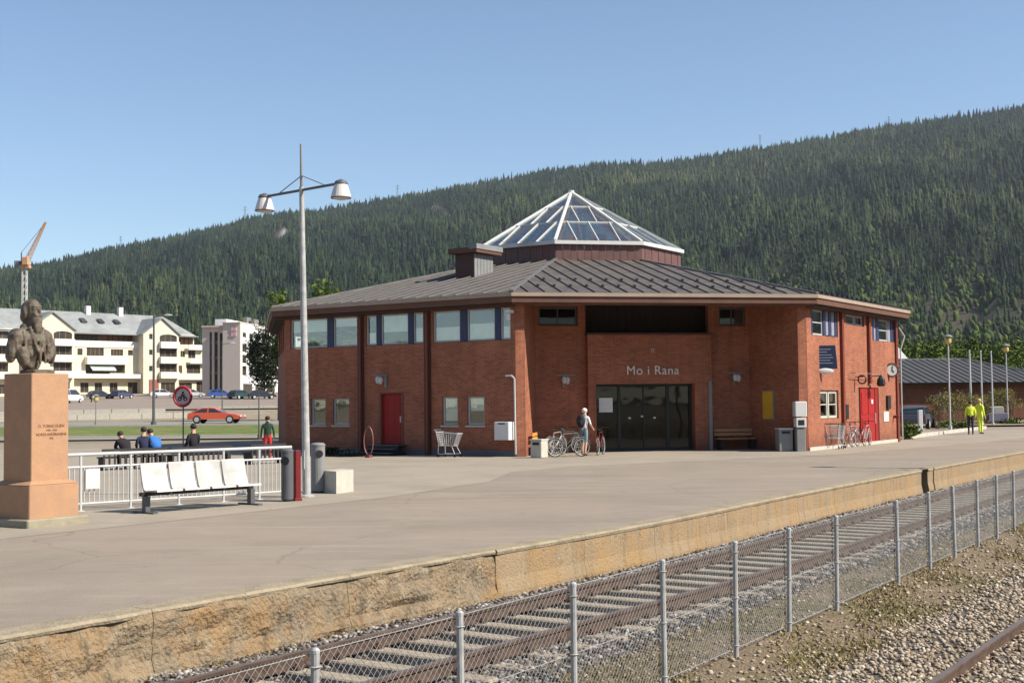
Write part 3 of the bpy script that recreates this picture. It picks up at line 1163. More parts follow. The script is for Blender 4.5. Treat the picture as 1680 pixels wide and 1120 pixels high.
obj('tension_wire', g, M_GALV, fence)
V, F = [], []
step = .068
s = post_s[0] - 1.2
z0, z1 = -.66, .47
while s < post_s[-1]:
    for sg_ in (1, -1):
        a = s if sg_ > 0 else s + (z1 - z0)
        b = s + (z1 - z0) if sg_ > 0 else s
        r_ = .0027
        pa, pb = Vector(tp(a, fe(a) - .045 + .002 * sg_, z0)), Vector(tp(b, fe(b) - .045 + .002 * sg_, z1))
        o_ = len(V)
        for p in (pa, pb):
            V += [tuple(p + Vector((NV.x, NV.y, 0)) * r_), tuple(p + Vector((TV.x, TV.y, -sg_ * 1)) * (-r_ * .7)), tuple(p + Vector((TV.x, TV.y, -sg_ * 1)) * (r_ * .7))]
        F += [(o_, o_ + 1, o_ + 4, o_ + 3), (o_ + 1, o_ + 2, o_ + 5, o_ + 4), (o_ + 2, o_, o_ + 3, o_ + 5)]
    s += step
o = link('wire_mesh', npmesh('wire_mesh', np.array(V), np.array(F), [mat('fence_wire', (0.27, 0.265, 0.25), .7, .1, 3)]), fence)
o['kind'] = 'stuff'

# ------------------------------------------------------------------ the station building
CX, CY, RW = 2.94, 61.97, 14.93
AP = RW * math.cos(PI / 8)
station = thing('station_building', 'octagonal red brick railway station with dark metal roof and glass pyramid rooflight', 'building', (CX, CY, 0), R(11.6))


def FR(k):
    """frame of facade k: x along the wall (left to right seen from outside), y inwards, z up"""
    return RZ(R(45 * k)) @ TR(0, -AP)


def wall(mb, u0, u1, z0, z1, holes=(), y=0.0, t=.32, mi=0):
    us = sorted({u0, u1, *[h[0] for h in holes], *[h[1] for h in holes]})
    zs = sorted({z0, z1, *[h[2] for h in holes], *[h[3] for h in holes]})
    us = [u for u in us if u0 <= u <= u1]
    zs = [z for z in zs if z0 <= z <= z1]
    for a, b in zip(us, us[1:]):
        for c, d in zip(zs, zs[1:]):
            mu, mz = (a + b) / 2, (c + d) / 2
            if any(h[0] < mu < h[1] and h[2] < mz < h[3] for h in holes):
                continue
            mb.add([(a, y, c), (b, y, c), (b, y, d), (a, y, d)], [(0, 1, 2, 3)], mi)
            mb.add([(a, y + t, c), (b, y + t, c), (b, y + t, d), (a, y + t, d)], [(3, 2, 1, 0)], mi)
    for a, b, c, d in list(holes):
        mb.add([(a, y, c), (b, y, c), (b, y + t, c), (a, y + t, c)], [(3, 2, 1, 0)], mi)
        mb.add([(a, y, d), (b, y, d), (b, y + t, d), (a, y + t, d)], [(0, 1, 2, 3)], mi)
        mb.add([(a, y, c), (a, y + t, c), (a, y + t, d), (a, y, d)], [(3, 2, 1, 0)], mi)
        mb.add([(b, y, c), (b, y + t, c), (b, y + t, d), (b, y, d)], [(0, 1, 2, 3)], mi)
    for a, b in ((u0, 0), (u1, 1)):
        mb.add([(a, y, z0), (a, y + t, z0), (a, y + t, z1), (a, y, z1)], [(0, 1, 2, 3) if b else (3, 2, 1, 0)], mi)
    mb.add([(u0, y, z1), (u1, y, z1), (u1, y + t, z1), (u0, y + t, z1)], [(0, 1, 2, 3)], mi)
    return mb


def window(parent, F_, u0, u1, z0, z1, y=.08, nx=1, nz=1, fm=None, gm=None, fw=.06, blind=None, mull=None):
    fm = fm or M_WFRAME
    g = MB(F_)
    g.box(u0, u1, y, y + .07, z0, z0 + fw)
    g.box(u0, u1, y, y + .07, z1 - fw, z1)
    g.box(u0, u0 + fw, y, y + .07, z0 + fw, z1 - fw)
    g.box(u1 - fw, u1, y, y + .07, z0 + fw, z1 - fw)
    w = obj('window', g, fm, parent)
    xs_ = [u0 + fw + (u1 - u0 - 2 * fw) * i / nx for i in range(nx + 1)]
    zs_ = [z0 + fw + (z1 - z0 - 2 * fw) * i / nz for i in range(nz + 1)]
    if nx > 1 or nz > 1:
        g = MB(F_)
        for x in xs_[1:-1]:
            g.box(x - .02, x + .02, y + .012, y + .058, z0 + fw, z1 - fw)
        for z in zs_[1:-1]:
            for a, b in zip(xs_, xs_[1:]):
                g.box(a + (.02 if a != xs_[0] else 0), b - (.02 if b != xs_[-1] else 0), y + .012, y + .058, z - .02, z + .02)
        obj('muntin', g, fm, w)
    for a, b in zip(xs_, xs_[1:]):
        for c, d in zip(zs_, zs_[1:]):
            g = MB(F_)
            g.box(a, b, y + .03, y + .038, c, d)
            obj('pane', g, gm or M_GLASS, w)
    if blind and blind < 0:
        g = MB(F_)
        g.box(u0 + fw + .01, u1 - fw - .01, y + .05, y + .058, z0 + fw, z0 + fw - (z1 - z0 - 2 * fw) * blind)
        obj('curtain', g, M_BLIND, w)
    elif blind:
        g = MB(F_)
        g.box(u0 + fw + .01, u1 - fw - .01, y + .05, y + .058, z1 - fw - (z1 - z0 - 2 * fw) * blind, z1 - fw)
        obj('blind', g, M_BLIND, w)
    return w


HALF = AP * math.tan(PI / 8)          # 5.71
ZT = 5.66
# --- left facade
FL = FR(-1)
left_up = [(-5.42, -3.42), (-3.1, -1.82), (-1.37, -.85), (-.62, .73), (.98, 1.48), (1.95, 3.21), (3.53, 4.8), (5.05, 5.52)]
bands = [(-5.42, -1.82), (-1.37, 1.48), (1.95, 5.52)]
low_l = [(-4.29, -3.5), (-3.11, -2.25), (2.36, 3.09), (3.52, 4.31)]
hl = [(a, b, 4.28, 5.5) for a, b in bands] + [(a, b, 1.15, 2.22) for a, b in low_l] + [(-.61, .43, .4, 2.36)]
g = wall(MB(FL), -HALF, HALF, 0, ZT, hl)
obj('wall', g, M_BRICK, station, uv=True)
for i, (a, b) in enumerate(left_up):
    window(station, FL, a, b, 4.3, 5.48, blind=[.45, .3, -.4, .6, -.5, -.48, -.55, -.4][i])
for a, b in [(-3.42, -3.1), (-.85, -.62), (.73, .98), (3.21, 3.53), (4.8, 5.05)]:
    obj('window_pier', MB(FL).box(a + .003, b - .003, .03, .2, 4.29, 5.49), M_BLUE, station)
for i, (a, b) in enumerate(low_l):
    window(station, FL, a + .01, b - .01, 1.16, 2.21, nx=1, nz=1, blind=[None, None, .9, .5][i])
for a, b in low_l:
    obj('window_sill', MB(FL).box(a - .05, b + .05, -.05, .02, 1.08, 1.145), M_CONC, station)
for u in (-1.59, 1.72):
    g = MB(FL)
    g.box(u - .13, u + .13, -.10, -.004, 0, 5.64)
    obj('pilaster', g, M_DKSTEEL, station)
    obj('downpipe', MB(FL).tube((u + .05, -.16, .1), (u + .05, -.16, 5.4), .05, 8), M_REDPIPE, station)
obj('plinth', MB(FL).box(-HALF + .02, HALF - .02, -.03, -.004, 0, .22), M_DKGREY, station)
g = MB(FL)
g.box(-.59, .41, .1, .15, .42, 2.34)
dr = obj('door', g, M_RED, station, label='red side door reached by dark steps')
obj('handle', MB(FL).box(.28, .33, .05, .1, 1.25, 1.5), M_LGREY, dr)
g = MB(FL)
for x in (-.35, 0, .25):
    g.box(x - .006, x + .006, .09, .099, .45, 2.3)
obj('groove', g, M_REDPIPE, dr)
obj('door_frame', MB(FL).box(-.68, -.59, -.02, .1, .4, 2.42).box(.41, .5, -.02, .1, .4, 2.42).box(-.59, .41, -.02, .1, 2.36, 2.42), M_REDPIPE, station)
g = MB(FL)
for i, (z_, y_) in enumerate([(.4, -.55), (.26, -.85), (.12, -1.15)]):
    g.box(-.85, .65, y_, -.005 if i == 0 else y_ + .29, z_ - .035, z_)
st = obj('steps', g, M_DKGREY, station)
obj('riser', MB(FL).box(-.85, -.81, -1.1, -.01, 0, .08).box(.61, .65, -1.1, -.01, 0, .08).box(-.85, .65, -.54, -.5, 0, .36), M_BLACK, st)

# --- right facade
FRt = FR(1)
hr = [(-5.2, -2.15, 4.48, 5.5), (-1.1, 1.2, 5.05, 5.5), (2.25, 5.45, 4.52, 5.5), (-4.35, -2.25, 1.2, 2.33), (.25, 2.95, .12, 2.45)]
g = wall(MB(FRt), -HALF, HALF, 0, ZT, hr)
obj('wall', g, M_BRICK, station, uv=True)
for a, b, c, d in [(-4.95, -3.75, 4.5, 5.48), (-1.05, .1, 5.07, 5.48), (.2, 1.15, 5.07, 5.48), (3.3, 4.6, 4.54, 5.48)]:
    window(station, FRt, a, b, c, d, nx=1, nz=2 if d - c > .6 else 1)
for a, b in [(-5.2, -4.95), (-3.75, -3.45), (-3.1, -2.8), (-2.4, -2.15)]:
    obj('window_pier', MB(FRt).box(a + .004, b - .004, .03, .2, 4.49, 5.49), M_BLUE, station)
for a, b in [(-3.45, -3.1), (-2.8, -2.4), (4.6, 5.0)]:
    obj('shutter', MB(FRt).box(a + .004, b - .004, .06, .12, 4.53, 5.48), M_SHUT, station)
for a, b in [(2.25, 2.6), (2.9, 3.3), (5.0, 5.45)]:
    obj('window_pier', MB(FRt).box(a + .004, b - .004, .03, .2, 4.53, 5.49), M_BLUE, station)
obj('shutter', MB(FRt).box(2.604, 2.896, .06, .12, 4.54, 5.48), M_SHUT, station)
window(station, FRt, -4.33, -3.34, 1.22, 2.31, nz=2, fm=M_CONC, fw=.1)
window(station, FRt, -3.26, -2.27, 1.22, 2.31, nz=2, fm=M_CONC, fw=.1)
for u in (-1.84, 1.6):
    obj('pilaster', MB(FRt).box(u - .1, u + .1, -.12, -.004, 2.62 if u > 0 else 0, 5.62), M_REDPIPE, station)
obj('corner_pilaster', MB(FRt).box(5.42, 5.7, -.08, -.004, 0, 5.6), M_REDPIPE, station)
obj('plinth', MB(FRt).box(-HALF + .02, 5.4, -.05, -.004, 0, .14), M_CONC, station)
g = MB(FRt)
g.box(.62, 2.5, .05, .11, .14, 2.42)
dr = obj('door', g, M_RED, station, label='wide bright red door')
g = MB(FRt)
g.box(.75, 1.5, .03, .049, 1.3, 2.25).box(1.62, 2.38, .03, .049, 1.3, 2.25).box(.75, 1.5, .03, .049, .3, 1.15).box(1.62, 2.38, .03, .049, .3, 1.15)
obj('panel', g, M_RED, dr)
obj('handle', MB(FRt).tube((2.42, .0, .9), (2.42, .0, 1.35), .025, 6), M_LGREY, dr)
obj('door_sticker', MB(FRt).cbox(1.95, 2.2, .02, .028, 1.75, 1.95, .02), M_WHITE, dr)
obj('side_panel', MB(FRt).box(2.52, 2.93, .03, .09, .14, 2.42), mat('maroon_paint', (.22, .014, .014), .5), station)
obj('door_frame', MB(FRt).box(.27, .6, .08, .14, .14, 2.42), M_BLACK, station)

# --- other facades (behind, plain with a window band)
for k in (-3, -2, 2, 3, 4):
    F_ = FR(k)
    hb = [(-5.2, -1.9, 4.28, 5.5), (-1.3, 1.3, 4.28, 5.5), (1.9, 5.2, 4.28, 5.5)]
    obj('wall', wall(MB(F_), -HALF, HALF, 0, ZT, hb), M_BRICK, station, uv=True)
    for a, b, c, d in hb:
        window(station, F_, a + .01, b - .01, c + .01, d - .01, nx=2)

# --- front: recess with return walls, back walls and the proud entrance bay
FF = FR(0)
ZR = 5.86
AL, BR, DB = -4.26, 4.64, 3.2


def seg_wall(name, p, q, z0, z1, holes=(), m=M_BRICK, t=.3, parent=station):
    """wall standing between two plan points of the front frame"""
    p, q = Vector(p), Vector(q)
    d = q - p
    F_ = FF @ TR(p.x, p.y) @ RZ(math.atan2(d.y, d.x))
    o = obj(name, wall(MB(F_), 0, d.length, z0, z1, holes, 0, t), m, parent, uv=True)
    return o, F_


# left return: seen from the right side, its face looks right
seg_wall('return_wall', (-HALF + .35, 0), (AL, DB), 0, ZR)
obj('corner_pier', MB(FF).prism([(-HALF + .012, .0), (-HALF + .35, 0.004), (-HALF + .34, .4), (-HALF + .1, .45), (-HALF - .15, .35)], 0, ZT), M_BRICK, station, uv=True)
seg_wall('return_wall', (BR, DB), (HALF - .35, 0), 0, ZR)
obj('corner_pier', MB(FF).prism([(HALF - .35, .004), (HALF - .012, 0), (HALF + .15, .35), (HALF - .1, .45), (HALF - .34, .4)], 0, ZT), M_BRICK, station, uv=True)
seg_wall('back_wall', (AL, DB), (-2.2, DB), 0, ZR, [(.15, 1.75, 4.98, 5.74)])
F_bw = FF @ TR(AL, DB)
window(station, F_bw, .17, 1.73, 5.0, 5.72, nx=2, fm=M_DKGREY)
seg_wall('back_wall', (2.93, DB), (BR, DB), 0, ZR, [(.45, 1.6, 4.98, 5.74)])
window(station, FF @ TR(2.93, DB), .47, 1.58, 5.0, 5.72, nx=2, fm=M_DKGREY)
# entrance bay
DP = 2.9
g = wall(MB(FF), -2.2, 2.93, 0, 4.6, [(-1.88, 2.2, -.01, 2.66)], DP, .6)
bay = obj('entrance_bay', g, M_BRICK, station, uv=True)
obj('bay_roof', MB(FF).box(-2.24, 2.97, DP - .04, DP + 1.2, 4.602, 4.68), M_DKSTEEL, station)
g = MB(FF)
g.box(-2.2, 2.93, 4.1, 4.3, 4.68, ZR)
obj('dark_cladding', g, M_CLAD, station)
g = MB(FF)
for u in np.arange(-2.1, 2.9, .3):
    g.box(float(u), float(u) + .03, 4.06, 4.099, 4.7, ZR)
obj('cladding_batten', g, M_SOFFIT, station)
for u, s_ in ((-2.2, -1), (2.93, 1)):
    obj('recess_side', MB(FF).box(min(u, u + s_ * .02), max(u, u + s_ * .02), DP + .6, 4.3, 0, ZR), M_CLAD, station)
# door
DY = DP + .38
g = MB(FF)
for a, b in [(-1.88, -1.76), (-.9, -.78), (.16, .2), (1.12, 1.26), (2.08, 2.2)]:
    g.box(a, b, DY, DY + .09, 0.02, 2.56)
g.box(-1.88, 2.2, DY - .02, DY + .1, 2.56, 2.66)
g.box(-1.76, 2.08, DY + .01, DY + .08, .02, .14)
door = obj('entrance_door', g, M_BLACK, station, label='dark glazed sliding entrance doors')
for a, b in [(-1.76, -.9), (-.78, .16), (.2, 1.12), (1.26, 2.08)]:
    obj('pane', MB(FF).box(a, b, DY + .04, DY + .05, .14, 2.56), M_GLASSD, door)
obj('notice', MB(FF).box(-1.66, -1.1, DY + .02, DY + .03, 1.55, 2.12), M_WHITE, door)
g = MB(FF)
for i in range(3):
    g.box(-.45 + i * .52, -.35 + i * .52, DY + .028, DY + .036, 1.28 + .06 * (i == 1), 1.34 + .06 * (i == 1))
obj('door_sticker', g, M_WHITE, door)
obj('door_post', MB(FF).box(2.76, 2.9, DP - .08, DP - .004, 0, 2.75), M_MGREY, station)
obj('threshold', MB(FF).box(-1.9, 2.25, DP - .05, DP + .5, .0, .02), M_DKGREY, station)

# lettering over the door
tc = bpy.data.curves.new('letters', 'FONT')
tc.body = 'Mo i Rana'
tc.size = .50
tc.extrude = .02
tc.offset = 0.0
tc.space_character = 1.08
tc.align_x = 'CENTER'
tmp = bpy.data.objects.new('tmp', tc)
COL.objects.link(tmp)
lo_ = bpy.data.objects.new('station_name_letters', bpy.data.meshes.new_from_object(tmp.evaluated_get(bpy.context.evaluated_depsgraph_get())))
bpy.data.objects.remove(tmp)
COL.objects.link(lo_)
lo_.parent = station
lo_.matrix_local = FF @ TR(.45, DP - .03, 3.03) @ Matrix.Rotation(PI / 2, 4, 'X')
lo_.data.materials.clear()
lo_.data.materials.append(mat('letter_white', (.66, .60, .56), .5, .03))
lo_['label'] = 'white raised letters reading Mo i Rana'
obj('letter_emblem', MB(FF).torus((.46, DP - .02, 3.98), .06, .014, 'Y', 14, 5), M_LGREY, station)

# --- roof of standing seam sheets
RE, ZE, RC, ZC = 15.55, 5.97, 5.18, 8.24
he, hc = RE * math.sin(PI / 8), RC * math.sin(PI / 8)
ae, ac = RE * math.cos(PI / 8), RC * math.cos(PI / 8)


def roofpt(k, u, t):
    """point on roof face k: u sideways, t 0 at eave .. 1 at curb"""
    w = ae + (ac - ae) * t
    return RZ(R(45 * k)) @ Vector((u, -w, ZE + (ZC - ZE) * t))


roof = obj('roof', MB().add([tuple(RZ(R(45 * k)) @ Vector((s_ * h_, -a_, z_ - .05))) for k in range(8) for s_, h_, a_, z_ in
                             ((-1, he, ae, ZE), (1, he, ae, ZE), (1, hc, ac, ZC), (-1, hc, ac, ZC))],
                            [(4 * k, 4 * k + 1, 4 * k + 2, 4 * k + 3) for k in range(8)]), M_ROOF, station)
NP = 19
slope_n = Vector((0, -(ZC - ZE), -(ac - ae))).normalized()
for k in range(8):
    nrm = (RZ(R(45 * k)).to_3x3() @ Vector((0, -(ZC - ZE), (ae - ac)))).normalized()
    for i in range(NP):
        a, b = -he + 2 * he * i / NP, -he + 2 * he * (i + 1) / NP
        lim = lambda u: 1.0 if abs(u) <= hc else (he - abs(u)) / (he - hc)
        pts = [(a, 0), (b, 0), (b, lim(b))]
        if a < -hc < b:
            pts.append((-hc, 1))
        if a < hc < b:
            pts = [(a, 0), (b, 0), (b, lim(b)), (hc, 1)]
        pts.append((a, lim(a)))
        pp = []
        for q_ in pts:
            if not pp or (abs(pp[-1][0] - q_[0]) + abs(pp[-1][1] - q_[1])) > 1e-4:
                pp.append(q_)
        if abs(pp[-1][1]) < 1e-4 and abs(pp[-1][0] - pp[0][0]) < 1e-4:
            pp.pop()
        g = MB()
        lift = .004 + .004 * (i % 2)
        P3 = [Vector(roofpt(k, *q_)) + nrm * lift for q_ in pp]
        Pb = [p - nrm * .03 for p in P3]
        n_ = len(P3)
        if n_ >= 3:
            g.add([tuple(p) for p in P3 + Pb], [tuple(range(n_))] + [((j + 1) % n_, j, n_ + j, n_ + (j + 1) % n_) for j in range(n_)], 0)
        if i > 0 and lim(a) > .03:
            p0, p1 = Vector(roofpt(k, a, 0.0)) + nrm * .035, Vector(roofpt(k, a, lim(a))) + nrm * .035
            g.bar(p0, p1, .028, .045, 1)
        # snow guards on the seams
        for tt in (.12, .30):
            if lim(a) > tt + .04 and i > 0 and k in (0, 1, 2):
                p0 = Vector(roofpt(k, a, tt)) + nrm * .09
                p1 = Vector(roofpt(k, a, tt + .012)) + nrm * .09
                g.bar(p0, p1, .085, .075, 2)
        obj('roof_sheet', g, [M_ROOF, M_SEAM, M_HOOK], roof)
for k in range(8):
    p0, p1 = Vector(roofpt(k, he, 0)) + Vector((0, 0, .05)), Vector(roofpt(k, hc, 1)) + Vector((0, 0, .05))
    obj('hip_cap', MB().bar(p0, p1, .14, .06), M_SEAM, roof)


def ring_part(name, r0, r1, z0, z1, m, parent=station):
    """octagonal band, one piece per side"""
    for k in range(8):
        c_, s_ = math.cos(PI / 8), math.sin(PI / 8)
        pts = [(-r1 * s_, -r1 * c_), (r1 * s_, -r1 * c_), (r0 * s_, -r0 * c_), (-r0 * s_, -r0 * c_)]
        obj(name, MB(RZ(R(45 * k))).prism(pts, z0, z1), m, parent)


ring_part('gutter', RE - .12, RE + .03, ZE - .14, ZE - .005, M_GUTTER)
ring_part('fascia', RE - .17, RE - .03, ZE - .36, ZE - .145, M_FASCIA)
for k in range(8):
    c_, s_ = math.cos(PI / 8), math.sin(PI / 8)
    if k == 0:
        pts = [(-(RE - .17) * s_, -(RE - .17) * c_), ((RE - .17) * s_, -(RE - .17) * c_), (9.3 * s_, -9.3 * c_), (-9.3 * s_, -9.3 * c_)]
        obj('soffit', MB(RZ(R(45 * k))).prism(pts, ZR + .003, ZR + .03), M_SOFFIT, station)
        pts = [(-(RE - .17) * s_, -(RE - .17) * c_), ((RE - .17) * s_, -(RE - .17) * c_), ((RE - .55) * s_, -(RE - .55) * c_), (-(RE - .55) * s_, -(RE - .55) * c_)]
        obj('eave_beam', MB(RZ(0)).prism(pts, ZE - .42, ZR), M_FASCIA, station)
    else:
        pts = [(-(RE - .17) * s_, -(RE - .17) * c_), ((RE - .17) * s_, -(RE - .17) * c_), ((RW + .02) * s_, -(RW + .02) * c_), (-(RW + .02) * s_, -(RW + .02) * c_)]
        obj('soffit', MB(RZ(R(45 * k))).prism(pts, ZE - .46, ZE - .37), M_SOFFIT, station)
        pts = [(-(RW) * s_, -(RW) * c_), ((RW) * s_, -(RW) * c_), ((RW - .6) * s_, -(RW - .6) * c_), (-(RW - .6) * s_, -(RW - .6) * c_)]
        obj('wall_plate', MB(RZ(R(45 * k))).prism(pts, ZT + .001, ZT + .1), M_SOFFIT, station)
# interior: floor and inner room walls
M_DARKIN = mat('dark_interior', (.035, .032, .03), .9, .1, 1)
for k in range(8):
    c_, s_ = math.cos(PI / 8), math.sin(PI / 8)
    r1 = 9.4
    if k:
        r2 = 13.4 if k in (1, 7) else r1
        pts = [(-(RW - .4) * s_, -(RW - .4) * c_), ((RW - .4) * s_, -(RW - .4) * c_), (r2 * s_, -r2 * c_), (-r2 * s_, -r2 * c_)]
        obj('interior_floor', MB(RZ(R(45 * k))).prism(pts, 3.1, 3.25), M_DARKROOM, station)
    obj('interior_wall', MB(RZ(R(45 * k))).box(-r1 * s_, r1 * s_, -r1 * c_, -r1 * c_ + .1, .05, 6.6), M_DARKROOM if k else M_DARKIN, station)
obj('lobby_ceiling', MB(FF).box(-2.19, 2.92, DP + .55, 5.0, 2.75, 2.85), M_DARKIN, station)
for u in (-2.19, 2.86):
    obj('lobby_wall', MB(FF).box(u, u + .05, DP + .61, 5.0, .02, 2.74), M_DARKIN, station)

# --- rooflight on its curb
for k in range(8):
    c_, s_ = math.cos(PI / 8), math.sin(PI / 8)
    n_ = 12
    for i in range(n_):
        a, b = -RC * s_ + 2 * RC * s_ * i / n_, -RC * s_ + 2 * RC * s_ * (i + 1) / n_
        g = MB(RZ(R(45 * k)))
        g.box(a + .012, b - .012, -RC * c_ - .012 * (i % 2), -RC * c_ + .05, ZC - .08, 8.94)
        obj('curb_panel', g, M_CURB, station)
obj('curb_core', MB().prism([((RC - .07) * math.cos(R(22.5 + 45 * k)), (RC - .07) * math.sin(R(22.5 + 45 * k))) for k in range(8)], ZC - .2, 8.2), M_BLIND, station)
ring_part('rim', RC - .2, RC + .17, 8.94, 9.1, M_WHITE)
sk = obj('rooflight', MB().prism([(.14 * math.cos(R(22.5 + 45 * k)), .14 * math.sin(R(22.5 + 45 * k))) for k in range(8)], 11.98, 12.14), M_WHITE, station)
ZB, ZA, RB = 9.1, 12.05, 5.2


def glp(k, u, t, lift=0):
    """point on glass face k: t 0 base..1 apex, u metres sideways"""
    w = RB * math.cos(PI / 8) * (1 - t)
    return RZ(R(45 * k)) @ Vector((u, -w, ZB + (ZA - ZB) * t + lift))


hb = RB * math.sin(PI / 8)
for k in range(8):
    g = MB()
    p0, p1 = Vector(glp(k, hb, 0, .02)), Vector(glp(k, 0, 1, .02))
    g.bar(p0, p1, .115, .10)
    obj('hip_bar', g, M_WHITE, sk)
    t1, t2 = .37, .69
    for t_ in (t1, t2):
        w_ = hb * (1 - t_)
        obj('purlin', MB().bar(glp(k, -w_, t_), glp(k, w_, t_), .07, .06), M_LGREY, sk)
    tiers = [(0, t1, 4), (t1, t2, 3), (t2, .99, 1)]
    for ta, tb, n_ in tiers:
        wa, wb = hb * (1 - ta), hb * (1 - tb)
        # glazing bars run up the fall line; outer panes are cut by the hips
        us_ = [-wa + 2 * wa * i / n_ for i in range(n_ + 1)]
        for i in range(n_):
            a, b = us_[i], us_[i + 1]
            poly = [(a, ta), (b, ta)]
            tl = lambda u: min(tb, 1 - abs(u) / hb)
            if abs(b) <= wb:
                poly.append((b, tb))
            else:
                poly.append((b, tl(b)))
                if a < wb < b:
                    poly.append((wb, tb))
            if abs(a) <= wb:
                poly.append((a, tb))
            else:
                if a < -wb < b:
                    poly.append((-wb, tb))
                poly.append((a, tl(a)))
            pp = []
            for q_ in poly:
                if not any(abs(q_[0] - r_[0]) + abs(q_[1] - r_[1]) < 1e-4 for r_ in pp):
                    pp.append(q_)
            if len(pp) < 3:
                continue
            up = [Vector(glp(k, *q_)) for q_ in pp]
            dn = [p - Vector((0, 0, .02)) for p in up]
            n2 = len(up)
            obj('pane', MB().add([tuple(p) for p in up + dn], [tuple(range(n2)), tuple(range(2 * n2 - 1, n2 - 1, -1))] +
                                 [((j + 1) % n2, j, n2 + j, n2 + (j + 1) % n2) for j in range(n2)]), M_GLASSR, sk)
            if 0 < i:
                tt = tl(a)
                if tt - ta > .02:
                    obj('glazing_bar', MB().bar(glp(k, a, ta, .02), glp(k, a, tt, .02), .045, .06), M_LGREY, sk)
# timber inside the rooflight
g = MB()
for k in range(8):
    a = R(22.5 + 45 * k)
    g.bar((4.6 * math.cos(a), 4.6 * math.sin(a), 9.0), (.2 * math.cos(a), .2 * math.sin(a), 11.65), .16, .22)
obj('rooflight_rafter', g, M_ORWOOD, station)
g = MB()
for x, y, w_, h_ in ((-.9, -2.2, .5, .9), (.2, -2.6, .8, .8), (2.4, -2.0, .7, .95), (-1.8, 1.2, .9, .7)):
    g.box(x, x + w_, y, y + .12, 8.25, 8.9 + h_)
obj('rooflight_panel', g, M_ORWOOD, station)

# --- roof vent housing on the left slope
vm = RZ(R(-45))
vent = bpy.data.objects.new('roof_vent', None)
COL.objects.link(vent)
vent.parent = station
g = MB(vm)
g.box(-.50, .46, -8.9, -7.5, 6.9, 8.3)
obj('housing', g, M_DKSTEEL, vent)
for i in range(6):
    obj('side_cladding', MB(vm).box(.462, .485, -8.88 + i * .235, -8.88 + i * .235 + .21, 7.2, 8.28), M_MGREY, vent)
obj('vent_cap', MB(vm).box(-.74, .74, -9.1, -7.2, 8.30, 8.52), M_FASCIA, vent)
obj('cap_edge', MB(vm).box(.40, .78, -9.14, -7.16, 8.44, 8.66), M_MGREY, vent)
g = MB(vm)
g.add([(.3, -9.0, 8.67), (.75, -9.0, 8.67), (.75, -5.0, 9.2), (.3, -5.0, 9.2)], [(0, 1, 2, 3)])
obj('vent_sheet', g, M_MGREY, vent)

# --- fixed fittings on the walls
def wall_lamp(F_, u, z, parent=station):
    g = MB(F_)
    g.box(u - .05, u + .05, -.02 - .03, -.005, z, z + .5)
    g.tube((u, -.02, z + .45), (u, -.42, z + .45), .02, 6)
    g.tube((u - .38, -.42, z + .47), (u + .38, -.42, z + .47), .022, 6)
    o = obj('wall_lamp', g, M_MGREY, parent)
    for d, dz in ((-.3, 0), (0, -.02), (.3, 0)):
        if d == .3:
            continue
        g = MB(F_)
        g.lathe((u + d * .45 + .06, -.42, z + .44 + dz), [(.02, 0), (.09, -.06), (.10, -.16), (.07, -.26), (.03, -.30)], 10)
        obj('lantern', g, M_LGREY, o)
    return o


wall_lamp(FL, -.35, 2.62)
wall_lamp(FF @ TR(AL, DB), 1.13, 2.55)
wall_lamp(FF @ TR(2.93, DB), 1.03, 2.6)
# camera at the left corner
g = MB(FL)
g.box(5.56, 5.68, -.34, -.02, 5.25, 5.36)
g.tube((5.62, -.3, 5.2), (5.62, -.3, 5.0), .07, 8)
obj('security_camera', g, M_WHITE, station)
# pale bent pipe on the corner
g = MB(FL)
g.path([(5.35, -.1, 2.95), (5.62, -.12, 2.95), (5.74, -.12, 2.85), (5.76, -.12, .1)], .035, 8)
obj('drain_pipe', g, M_LGREY, station)
g = MB(FRt)
g.path([(5.72, -.12, 5.2), (5.95, -.3, 4.8), (5.82, -.14, 4.2), (5.82, -.14, .1)], .035, 8)
obj('drain_pipe', g, M_LGREY, station)
# black lantern over the red door and bracket
g = MB(FRt)
g.tube((1.9, -.02, 2.95), (1.9, -.45, 2.95), .02, 6)
g.lathe((1.9, -.45, 2.5), [(.12, 0), (.2, .08), (.17, .3), (.08, .42), (.02, .5)], 8)
obj('wall_lantern', g, M_BLACK, station)
g = MB(FRt)
g.tube((-.15, -.02, 2.9), (-.15, -.35, 2.9), .02, 6).torus((-.15, -.3, 2.78), .17, .035, 'X', 14, 5)
obj('wall_bracket', g, M_DKSTEEL, station)
g = MB(FRt)
g.tube((-.9, -.02, 3.05), (-.9, -.3, 3.05), .015, 6).tube((-.9, -.3, 3.05), (2.4, -.3, 3.02), .012, 6)
obj('lamp_rail', g, M_MGREY, station)
obj('fuse_box', MB(FRt).box(3.95, 4.4, -.09, -.005, 1.5, 2.1), M_BLACK, station)
obj('notice_plate', MB(FRt).box(3.5, 4.25, -.03, -.005, .95, 1.4), M_LGREY, station)
obj('intercom', MB(FRt).box(-1.62, -1.3, -.1, -.005, 1.15, 1.75), M_BLACK, station)
obj('valve', MB(FRt).tube((5.0, -.02, 1.15), (5.0, -.25, 1.15), .07, 8), M_REDPIPE, station)

